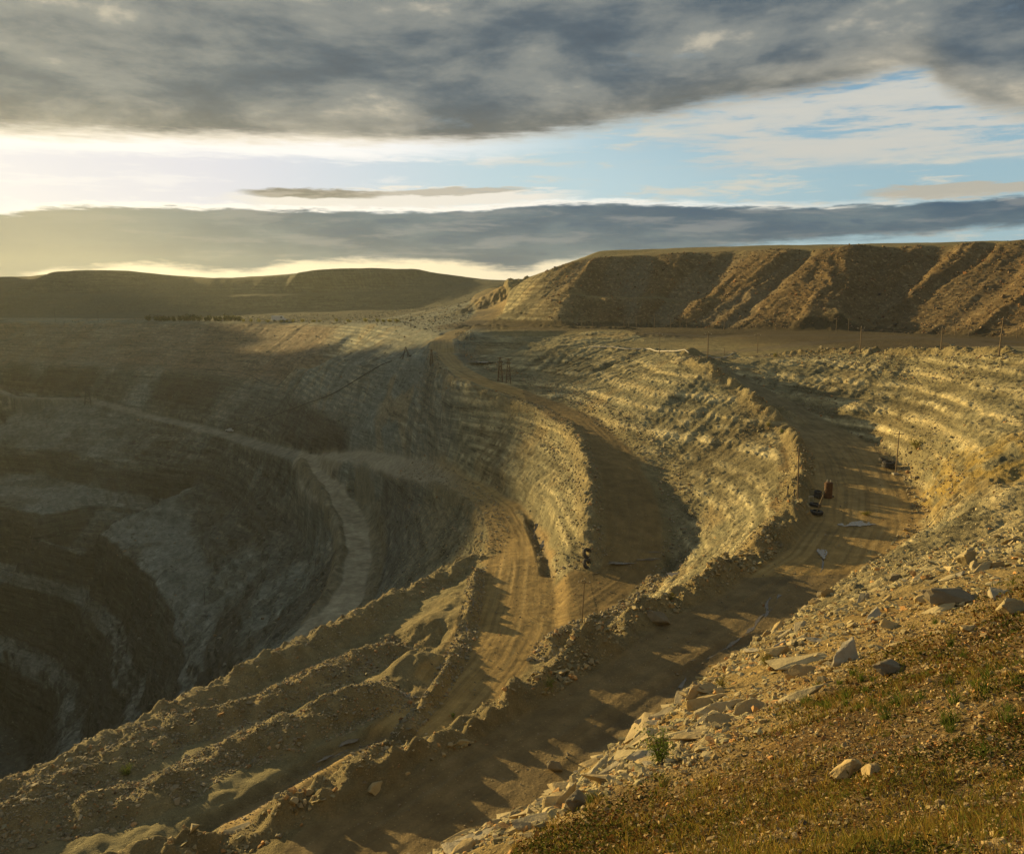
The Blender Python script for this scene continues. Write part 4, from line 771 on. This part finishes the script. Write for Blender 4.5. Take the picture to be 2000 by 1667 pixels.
r_ = empty('junk_frame', at(1584,977), (0, 0, .3), 'small metal frame standing among the tyres', 'frame'); bm = bmesh.new()
for a_ in (-.35, .35): tube(bm, (a_, 0, -.05), (a_, 0, .8), .03, .03, 6)
bmo('legs', bm, MPI, r_); bm = bmesh.new(); box(bm, (0, 0, .8), (.85, .12, .06)); bmo('top_rail', bm, MPI, r_)
# pipes and cables laid on the ground
def laid(name, pts_, rad, mat, label, cat, lift=.1, step=2.):
    W_ = [hit(*p) for p in pts_]; P = []
    for a, b in zip(W_[:-1], W_[1:]):
        n = max(2, int(np.linalg.norm(b - a) / step)); P += [a + (b - a) * i / n for i in range(n)]
    P.append(W_[-1]); P = np.array(P); P[:, 2] = H(P[:, 0], P[:, 1]) + lift + rad
    if len(P) > 4:
        for k in range(2): P[1:-1, 2] = np.maximum(P[1:-1, 2], (P[:-2, 2] + P[2:, 2]) / 2)
    cu = bpy.data.curves.new(name, 'CURVE'); cu.dimensions = '3D'; sp_ = cu.splines.new('POLY'); sp_.points.add(len(P) - 1); sp_.points.foreach_set('co', np.concatenate([P, np.ones((len(P), 1))], 1).ravel()); cu.bevel_depth = rad; cu.bevel_resolution = 3; cu.use_fill_caps = True; cu.materials.append(mat)
    tmp = bpy.data.objects.new('tmp', cu); COL.objects.link(tmp); dg = bpy.context.evaluated_depsgraph_get(); me = bpy.data.meshes.new_from_object(tmp.evaluated_get(dg)); bpy.data.objects.remove(tmp); o = bpy.data.objects.new(name, me); COL.objects.link(o); return tag(o, label, cat)
laid('pipe', [(1150,679),(1192,679),(1230,684),(1262,683),(1300,688),(1345,691)], .17, MPI, 'long pale pipe running along the ledge above the middle wall', 'pipe', .15)
laid('pipe', [(1382,698),(1432,691)], .12, MPI, 'thin pale pipe on the ground at the top of the ramp', 'pipe', .1)
laid('cable', [(452,832),(520,815),(600,788),(680,755),(730,722),(765,706)], .16, MCB, 'black cable running up the shaded far wall', 'cable', .15, 8.)
laid('cable', [(400,722),(470,728),(560,737)], .15, MCB, 'dark hose lying on the upper bench of the far wall', 'hose', .1, 8.)
# lattice masts
def mast(px, pyb, pyt, label, mat=MRU, w=1.4, arms=2, cat='pylon', name='lattice_mast', braces=6, rad=.07, group=None):
    p = hit(px, pyb); d = p[1]; ez = lambda py: (lambda r: ZC + r[2] * d / r[1])(ray(px, py)); h = ez(pyt) - ez(pyb); r_ = empty(name, p, (0, 0, U(-.3, .3)), label, cat, group); bm = bmesh.new()
    cs = [(-1, -1), (1, -1), (1, 1), (-1, 1)]; wz = lambda z_: w / 2 * (1 - .72 * z_ / h)
    for a_, b_ in cs: tube(bm, (a_ * wz(0), b_ * wz(0), -.3), (a_ * wz(h), b_ * wz(h), h), rad, rad * .7, 6)
    bmo('legs', bm, mat, r_); bm = bmesh.new()
    for k in range(braces):
        z0, z1 = h * k / braces, h * (k + 1) / braces
        for i in range(4):
            (a0, b0), (a1, b1) = cs[i], cs[(i + 1) % 4]; tube(bm, (a0 * wz(z0), b0 * wz(z0), z0), (a1 * wz(z1), b1 * wz(z1), z1), rad * .55, seg=5); tube(bm, (a0 * wz(z1), b0 * wz(z1), z1), (a1 * wz(z1), b1 * wz(z1), z1), rad * .5, seg=5)
    bmo('bracing', bm, mat, r_)
    for k in range(arms):
        bm = bmesh.new(); z_ = h * (.98 - .16 * k); tube(bm, (-w * .75, 0, z_), (w * .75, 0, z_), rad, rad, 6); ar = bmo('crossarm', bm, mat, r_)
        for s_ in (-1, 1): bm = bmesh.new(); tube(bm, (s_ * w * .7, 0, z_), (s_ * w * .7, 0, z_ - .35), .07, .05, 6); bmo('insulator', bm, MCE, ar)
    return r_
mast(977,744,698,'rusty lattice mast beside the pond, the left one'); mast(993,748,700,'rusty lattice mast beside the pond, the right one')
mast(843,714,683,'red lattice mast at the bend of the haul road', w=1.1, arms=1); mast(172,790,755,'hazy lattice pylon on the far left bench', MDK, w=5, arms=2, rad=.2)
# small drilling derrick
p = hit(793,701); r_ = empty('derrick', p, (0, 0, .2), 'dark A-frame derrick on the shaded upper bench', 'derrick'); bm = bmesh.new(); h = 5.2
for a_, b_ in ((-1.8, -.8), (1.8, -.8), (-1.2, 1.2), (1.2, 1.2)): tube(bm, (a_, b_, -.2), (0, 0, h), .16, .1, 6)
bmo('frame', bm, MDK, r_); bm = bmesh.new(); box(bm, (2.6, 0, .8), (2.4, 1.8, 1.8)); bmo('engine_box', bm, MDK, r_); bm = bmesh.new(); tube(bm, (-2.6, .2, .3), (.2, 0, 3.4), .13, .1, 6); bmo('boom', bm, MDK, r_)
# small vehicles
def vehicle(px, py, yaw, label, s=1.0, body=MWH, cat='van', box_=True):
    p = hit(px, py); r_ = empty('van' if box_ else 'pickup_truck', p, (0, 0, yaw), label, cat); r_.scale = (s, s, s); bm = bmesh.new(); pr_ = [(-2.6, .5), (2.6, .5), (2.65, 1.0), (1.9, 1.25), (1.35, 2.15), (-2.6, 2.2)] if box_ else [(-2.6, .5), (2.6, .5), (2.65, 1.0), (1.5, 1.15), (.9, 1.8), (-.5, 1.8), (-.6, 1.15), (-2.6, 1.1)]
    A_ = [bm.verts.new((x_, -.95, z_)) for x_, z_ in pr_]; B_ = [bm.verts.new((x_, .95, z_)) for x_, z_ in pr_]; bm.faces.new(A_); bm.faces.new(B_[::-1]); n = len(pr_)
    for i in range(n): bm.faces.new((A_[i], B_[i], B_[(i + 1) % n], A_[(i + 1) % n]))
    bmesh.ops.recalc_face_normals(bm, faces=bm.faces); bmesh.ops.bevel(bm, geom=bm.edges[:], offset=.08, segments=2, affect='EDGES'); bmo('body', bm, body, r_)
    for a_ in (-1.6, 1.6):
        for b_ in (-.9, .9): bm = bmesh.new(); tube(bm, (a_, b_ - .12, .38), (a_, b_ + .12, .38), .38, .38, 18); bmo('wheel', bm, MRB, r_)
    bm = bmesh.new(); box(bm, (.7 if not box_ else 1.0, 0, 1.62), (.7, 1.94, .4)); bmo('side_window', bm, MGL, r_)
    return r_
vehicle(450,843, 2.6, 'small white pickup parked on the shaded road at the end of the cable', 1.3, cat='pickup', box_=False); vehicle(545,628, .1, 'pale grey van on the far rim among the yellow bushes', 2.2)
# water
MWA, t = material('muddy_water'); p_ = t.n('ShaderNodeBsdfPrincipled', {'Base Color': (.17, .14, .09, 1), 'Roughness': .2, 'Specular IOR Level': .9, 'IOR': 1.33, 'Normal': t.n('ShaderNodeBump', {'Strength': .08, 'Distance': .02, 'Height': t.noise(t.n('ShaderNodeNewGeometry').outputs['Position'], 2., 3)}).outputs[0]}); t.n('ShaderNodeOutputMaterial', {0: p_.outputs[0]})
def puddle(px, py, rx, ry, yaw, label, seed=0, lift=.05, name='puddle'):
    p = hit(px, py); n = 60; rr = random.Random(seed); ph = [rr.uniform(0, 6.28) for _ in range(6)]; V = [(0, 0, 0)]
    for i in range(n):
        a = 6.2832 * i / n; k = 1 + .22 * math.sin(2 * a + ph[0]) + .2 * math.sin(3 * a + ph[1]) + .14 * math.sin(5 * a + ph[2]) + .1 * math.sin(9 * a + ph[3]) + .07 * math.sin(14 * a + ph[4]); V.append((math.cos(a) * rx * k, math.sin(a) * ry * k, 0))
    V = np.array(V); c, s = math.cos(yaw), math.sin(yaw); Wd = np.stack([p[0] + V[:, 0] * c - V[:, 1] * s, p[1] + V[:, 0] * s + V[:, 1] * c], 1); hz = H(Wd[:, 0], Wd[:, 1]); z_ = np.percentile(hz, 55) + lift
    me = bpy.data.meshes.new(name); me.from_pydata([(a, b, z_) for a, b in Wd], [], [(0, i, i % n + 1) for i in range(1, n + 1)]); me.materials.append(MWA); o = bpy.data.objects.new(name, me); COL.objects.link(o); o['kind'] = 'structure'; return o
puddle(948,709,4.6,2.8,0,'',1,.25,'pond'); puddle(930,706,3,1.6,0,'',2,.2,'pond')
for i, a in enumerate([(1213,1099,2.2,.8,.1),(1260,1093,1.2,.35,.0),(1276,1091,1.1,.3,.1),(1277,1078,.8,.25,0),(1676,1023,2.0,1.3,.2),(1653,1022,1.2,.4,.1),(1316,1122,.9,.9,.8),(1330,1150,.7,1.,.4),(795,1357,1.3,.5,-.5),(685,1448,1.5,.4,.9),(640,1478,1.3,.25,.9),(1605,1080,1.6,.5,1.3),(1168,1118,.8,.25,.6)]): puddle(*a, '', 10 + i, .035)
def stream(name, pts_, w, seed):
    W_ = [hit(*p) for p in pts_]; P = []
    for a, b in zip(W_[:-1], W_[1:]):
        n = max(2, int(np.linalg.norm(b - a) / .5)); P += [a + (b - a) * i / n for i in range(n)]
    P = np.array(P); s_ = np.arange(len(P)) * .5; d = np.gradient(P[:, :2], axis=0); d /= np.linalg.norm(d, axis=1)[:, None]; nr_ = np.stack([-d[:, 1], d[:, 0]], 1)
    m_ = vnoise(s_ / 3, s_ * 0 + seed, 3)[:, None] * .7; P[:, :2] += nr_ * m_; l_ = (.04 + .96 * sstep(-.1, .6, vnoise(s_ / 1.3, s_ * 0 + seed, 5)))[:, None] * w; r_ = (.04 + .96 * sstep(-.1, .6, vnoise(s_ / 1.1, s_ * 0 + seed, 6)))[:, None] * w
    A_ = P[:, :2] + nr_ * l_; B_ = P[:, :2] - nr_ * r_; h_ = np.maximum(H(A_[:, 0], A_[:, 1]), H(B_[:, 0], B_[:, 1])) + .015; V = np.concatenate([np.c_[A_, h_], np.c_[B_, h_]]); n = len(P); i = np.arange(n - 1)
    o = nmesh(name, V, np.stack([i, i + 1, i + 1 + n, i + n], 1)[:, ::-1], MWA); o['kind'] = 'structure'
stream('stream', [(1528,1162),(1512,1178),(1480,1212),(1440,1240),(1395,1268),(1345,1305),(1310,1345)], .24, 3); stream('stream', [(1500,1166),(1488,1196),(1470,1216)], .28, 8); stream('stream', [(1612,1065),(1604,1095),(1590,1120)], .2, 5)
stream('stream', [(760,1432),(700,1458),(640,1487),(590,1520)], .16, 11); stream('stream', [(1062,1100),(1056,1060),(1040,1020)], .4, 12); stream('stream', [(925,1160),(915,1210),(900,1260)], .3, 14)
print("things", time.time() - T0)
# ------------------------------------------------------------------ light
SUN_AZ, SUN_EL = math.radians(-47), math.radians(9.9)
sd = Vector((math.sin(SUN_AZ) * math.cos(SUN_EL), math.cos(SUN_AZ) * math.cos(SUN_EL), math.sin(SUN_EL)))
sl = bpy.data.lights.new('sun', 'SUN'); sl.energy = 5.0; sl.angle = math.radians(.8); sl.color = (1., .71, .29)
so = bpy.data.objects.new('sun', sl); COL.objects.link(so); so.rotation_euler = sd.to_track_quat('Z', 'Y').to_euler()
W = bpy.data.worlds.new("World"); SC.world = W; W.use_nodes = True; t = NT(W.node_tree)
def azel(px, py):
    r = ray(px, py); return math.degrees(math.atan2(r[0], r[1])), math.degrees(math.atan2(r[2], math.hypot(r[0], r[1])))
g = t.n('ShaderNodeNewGeometry').outputs['Incoming']
dirv = t.n('ShaderNodeVectorMath', {0: g, 3: -1.0}, operation='SCALE').outputs[0]
dx, dy, dz = [t.n('ShaderNodeSeparateXYZ', {0: dirv}).outputs[i] for i in range(3)]
AZ = t.m('MULTIPLY', t.m('ARCTAN2', dx, dy), 57.29578); EL = t.m('MULTIPLY', t.m('ARCSINE', dz), 57.29578)
def curve(pts, lo=-40., hi=40., vlo=0., vhi=25.):
    x = t.n('ShaderNodeMapRange', {0: AZ, 1: lo, 2: hi, 3: 0., 4: 1.}).outputs[0]
    nd = t.n('ShaderNodeFloatCurve', {'Value': x}); c = nd.mapping.curves[0]
    P = [azel(*p) for p in pts]; P = [((a - lo) / (hi - lo), (e - vlo) / (vhi - vlo)) for a, e in P]
    P = [(0., P[0][1])] + P + [(1., P[-1][1])]
    while len(c.points) < len(P): c.points.new(.5, .5)
    for q, (a, e) in zip(c.points, P): q.location = (a, e); q.handle_type = 'AUTO'
    nd.mapping.update(); return t.m('MULTIPLY_ADD', nd.outputs[0], vhi - vlo, vlo)
def vec(a, b, c=0.0): return t.n('ShaderNodeCombineXYZ', {0: a, 1: b, 2: c}).outputs[0]
# position on a cloud sheet seen in perspective (streaks flatten towards the horizon)
q = t.m('ADD', t.m('MAXIMUM', dz, 0.0), .16); sx = t.m('DIVIDE', dx, q); sy = t.m('DIVIDE', dy, q); sheet = vec(sx, sy)
warp = t.noise(sheet, 1.1, 3, .5); 
ae = vec(t.m('MULTIPLY', AZ, .055), t.m('MULTIPLY', EL, .30), 0.)          # az/el stretched sideways
ae2 = vec(t.m('MULTIPLY', AZ, .10), t.m('MULTIPLY', EL, .75), 3.)
nA = t.noise(vec(t.m('MULTIPLY', AZ, .075), t.m('MULTIPLY', EL, .24), 7.), 2.0, 8, .58, .15); nB = t.noise(ae2, 1.6, 7, .6, .2); nS = t.noise(sheet, 1.9, 9, .60, .25); nF = t.noise(ae2, 5.0, 6, .62, .3)
sunv = t.n('ShaderNodeVectorMath', {0: dirv, 1: tuple(sd)}, operation='DOT_PRODUCT').outputs['Value']
near = t.ramp(sunv, .70, .985)                                             # towards the sun
# clear sky
sky = t.n('ShaderNodeTexSky', sky_type='NISHITA', sun_disc=False, sun_elevation=SUN_EL, sun_rotation=SUN_AZ, altitude=300., air_density=1.0, dust_density=.6, ozone_density=2.).outputs[0]
sky = t.n('ShaderNodeVectorMath', {0: sky, 3: .10}, operation='SCALE').outputs[0]
cl = t.mix(t.ramp(AZ, -20, 2), (.68, .68, .77), (.48, .64, .70)); cl = t.mix(t.ramp(AZ, 2, 24), cl, (.33, .50, .58))
up = t.ramp(EL, 6.5, 13.5); cl = t.mix(t.m('MULTIPLY', up, t.ramp(AZ, -8, 20)), cl, (.20, .37, .51))
cl = t.mix(.12, cl, sky)
# thin fair clouds in the clear band
thin = t.ramp(t.m('ADD', nB, t.m('MULTIPLY', t.m('SUBTRACT', nF, .5), .35)), .50, .66)
side = t.ramp(AZ, -16, 10)
tc = t.mix(t.ramp(AZ, -14, 6), (.86, .85, .84), (.62, .60, .52))
cl = t.mix(t.m('MULTIPLY', thin, t.m('ADD', .45, t.m('MULTIPLY', side, .4))), cl, tc)
# bank of pale cloud on the right of the band
rb = t.m('MULTIPLY', t.ramp(AZ, 5, 15), t.m('MULTIPLY', t.ramp(EL, 7.4, 8.6), t.ramp(t.m('ADD', nB, t.m('MULTIPLY', nF, .4)), .56, .74)))
cl = t.mix(t.m('MULTIPLY', rb, .9), cl, (.56, .56, .52))
# small dark lens-shaped cloud
def lens(pa, pb, h, n=.5):
    (a0, e0), (a1, e1) = azel(*pa), azel(*pb); ca, ha = (a0 + a1) / 2, abs(a1 - a0) / 2
    ec = t.m('MULTIPLY_ADD', t.m('SUBTRACT', AZ, a0), (e1 - e0) / (a1 - a0), e0)
    u = t.m('POWER', t.m('ABSOLUTE', t.m('DIVIDE', t.m('SUBTRACT', AZ, ca), ha)), 2.0)
    v = t.m('POWER', t.m('ABSOLUTE', t.m('DIVIDE', t.m('SUBTRACT', t.m('ADD', EL, t.m('MULTIPLY', t.m('SUBTRACT', nF, .5), n)), ec), h)), 2.0)
    return t.ramp(t.m('ADD', u, v), 1.0, .35)
cl = t.mix(lens((380, 388), (1180, 378), .75, 1.6), cl, (.80, .76, .68))
cl = t.mix(t.m('MULTIPLY', lens((445, 374), (780, 380), .36, .7), .9), cl, t.mix(t.ramp(nF, .35, .65), (.12, .12, .10), (.34, .31, .25)))
cl = t.mix(t.m('MULTIPLY', lens((700, 378), (1060, 368), .25, .7), .7), cl, (.36, .33, .27))
cl = t.mix(t.m('MULTIPLY', lens((1660, 380), (2100, 362), .5, 1.0), .8), cl, (.48, .42, .33))
# glow low on the horizon
glow = t.mix(t.ramp(AZ, -10, 25), (1.0, .84, .56), (.62, .60, .52))
cl = t.mix(t.ramp(EL, 3.6, 2.4), cl, glow)
# lower bank
top = curve([(0, 414), (100, 401), (300, 401), (600, 407), (900, 408), (1100, 394), (1300, 397), (1500, 402), (1700, 397), (1850, 388), (2000, 380)])
bot = curve([(0, 552), (150, 530), (300, 522), (450, 535), (570, 515), (700, 510), (850, 516), (1000, 533), (1100, 505), (1200, 499), (1400, 487), (1600, 474), (1800, 462), (2000, 442)])
e1 = t.m('ADD', EL, t.m('MULTIPLY', t.m('SUBTRACT', nF, .5), .9)); e2 = t.m('ADD', EL, t.m('MULTIPLY', t.m('SUBTRACT', nA, .5), 1.6)); e2 = t.m('ADD', e2, t.m('MULTIPLY', t.m('SUBTRACT', nF, .5), .8))
dtop = t.m('SUBTRACT', top, e1); dbot = t.m('SUBTRACT', e2, bot)
band = t.m('MULTIPLY', t.ramp(dtop, 0.0, .28), t.ramp(dbot, -.15, .45))
bc = t.mix(t.ramp(nA, .38, .66), (.050, .105, .165), (.115, .175, .215)); bc = t.mix(t.m('MULTIPLY', t.ramp(nB, .50, .66), .6), bc, (.25, .27, .28)); bc = t.mix(t.m('MULTIPLY', t.ramp(nB, .46, .36), .6), bc, (.035, .09, .165))
bc = t.mix(t.ramp(AZ, -17, -33), bc, (.24, .235, .19)); bc = t.mix(t.m('MULTIPLY', t.ramp(AZ, -8, -22), .35), bc, (.16, .20, .20))
rim = t.m('MULTIPLY', t.ramp(dtop, -.30, 0.05), t.ramp(dtop, .35, .05)); c2 = t.mix(t.m('MULTIPLY', rim, t.ramp(AZ, 34, -5)), cl, (.98, .93, .84))
c2 = t.mix(band, c2, bc)
# upper deck
ub = curve([(0, 276), (300, 282), (600, 288), (1000, 288), (1150, 272), (1300, 243), (1450, 213), (1600, 192), (1700, 172), (1780, 158), (1850, 196), (1950, 236), (2050, 245)])
e3 = t.m('ADD', EL, t.m('MULTIPLY', t.m('SUBTRACT', nF, .5), .9)); e3 = t.m('ADD', e3, t.m('MULTIPLY', t.m('SUBTRACT', nB, .5), .8))
du = t.m('SUBTRACT', e3, ub); deck = t.ramp(du, -.1, t.m('ADD', .5, t.m('MULTIPLY', side, .7)))
n5 = t.m('ADD', t.m('MULTIPLY', nS, .62), t.m('MULTIPLY', nA, .38))
dc = t.mix(t.ramp(n5, .42, .57), (.085, .120, .155), (.225, .245, .240)); dc = t.mix(t.ramp(n5, .55, .64), dc, (.50, .46, .37))
dc = t.mix(t.ramp(n5, .45, .36), dc, (.065, .095, .130))
dc = t.mix(t.m('MULTIPLY', t.ramp(t.noise(sheet, 2.4, 6, .6), .62, .74), .5), dc, (.22, .33, .42))
edge = t.ramp(du, 3.4, .2); dc = t.mix(t.m('MULTIPLY', edge, .55), dc, t.mix(t.ramp(nS, .4, .62), (.19, .18, .14), (.52, .46, .35)))
rim2 = t.m('MULTIPLY', t.ramp(du, 1.1, .25), t.ramp(AZ, 30, -20)); dc = t.mix(t.m('MULTIPLY', rim2, .8), dc, (.95, .86, .72))
rim3 = t.ramp(du, -.9, -.05); c2 = t.mix(t.m('MULTIPLY', rim3, t.ramp(AZ, 8, -12)), c2, (.90, .89, .87))
c3 = t.mix(deck, c2, dc)
hi = t.ramp(EL, 20, 45); c3 = t.mix(t.m('MULTIPLY', hi, .6), c3, (.16, .19, .22))
blow = t.m('MULTIPLY', t.m('MULTIPLY', near, near), t.m('SUBTRACT', 1.0, t.m('MULTIPLY', deck, .6)))
c3 = t.mix(t.m('MULTIPLY', blow, .10), c3, (1.0, .9, .62))
c3 = t.mix(t.ramp(EL, .2, -1.), c3, (.10, .09, .07))
bg = t.n('ShaderNodeBackground', {'Color': c3, 'Strength': .72}); t.n('ShaderNodeOutputWorld', {0: bg.outputs[0]})
SC.view_settings.view_transform = 'Standard'; SC.view_settings.look = 'None'; SC.view_settings.gamma = 1; SC.view_settings.exposure = .6
# ------------------------------------------------------------------ air
MH, t = material('haze'); pv = t.n('ShaderNodeVolumePrincipled', {'Color': (.86, .92, .78, 1), 'Density': .00008, 'Anisotropy': .55}); t.n('ShaderNodeOutputMaterial', {'Volume': pv.outputs[0]})
bm = bmesh.new(); z0, z1 = -240., 150.; bmesh.ops.create_cube(bm, size=1, matrix=Matrix.Translation((0, 0, (z0 + z1) / 2)) @ Matrix.Diagonal((5600, 5600, z1 - z0, 1))); ho = bmo('haze', bm, MH); ho['kind'] = 'stuff'
SC.cycles.volume_bounces = 0
print("done", time.time() - T0)
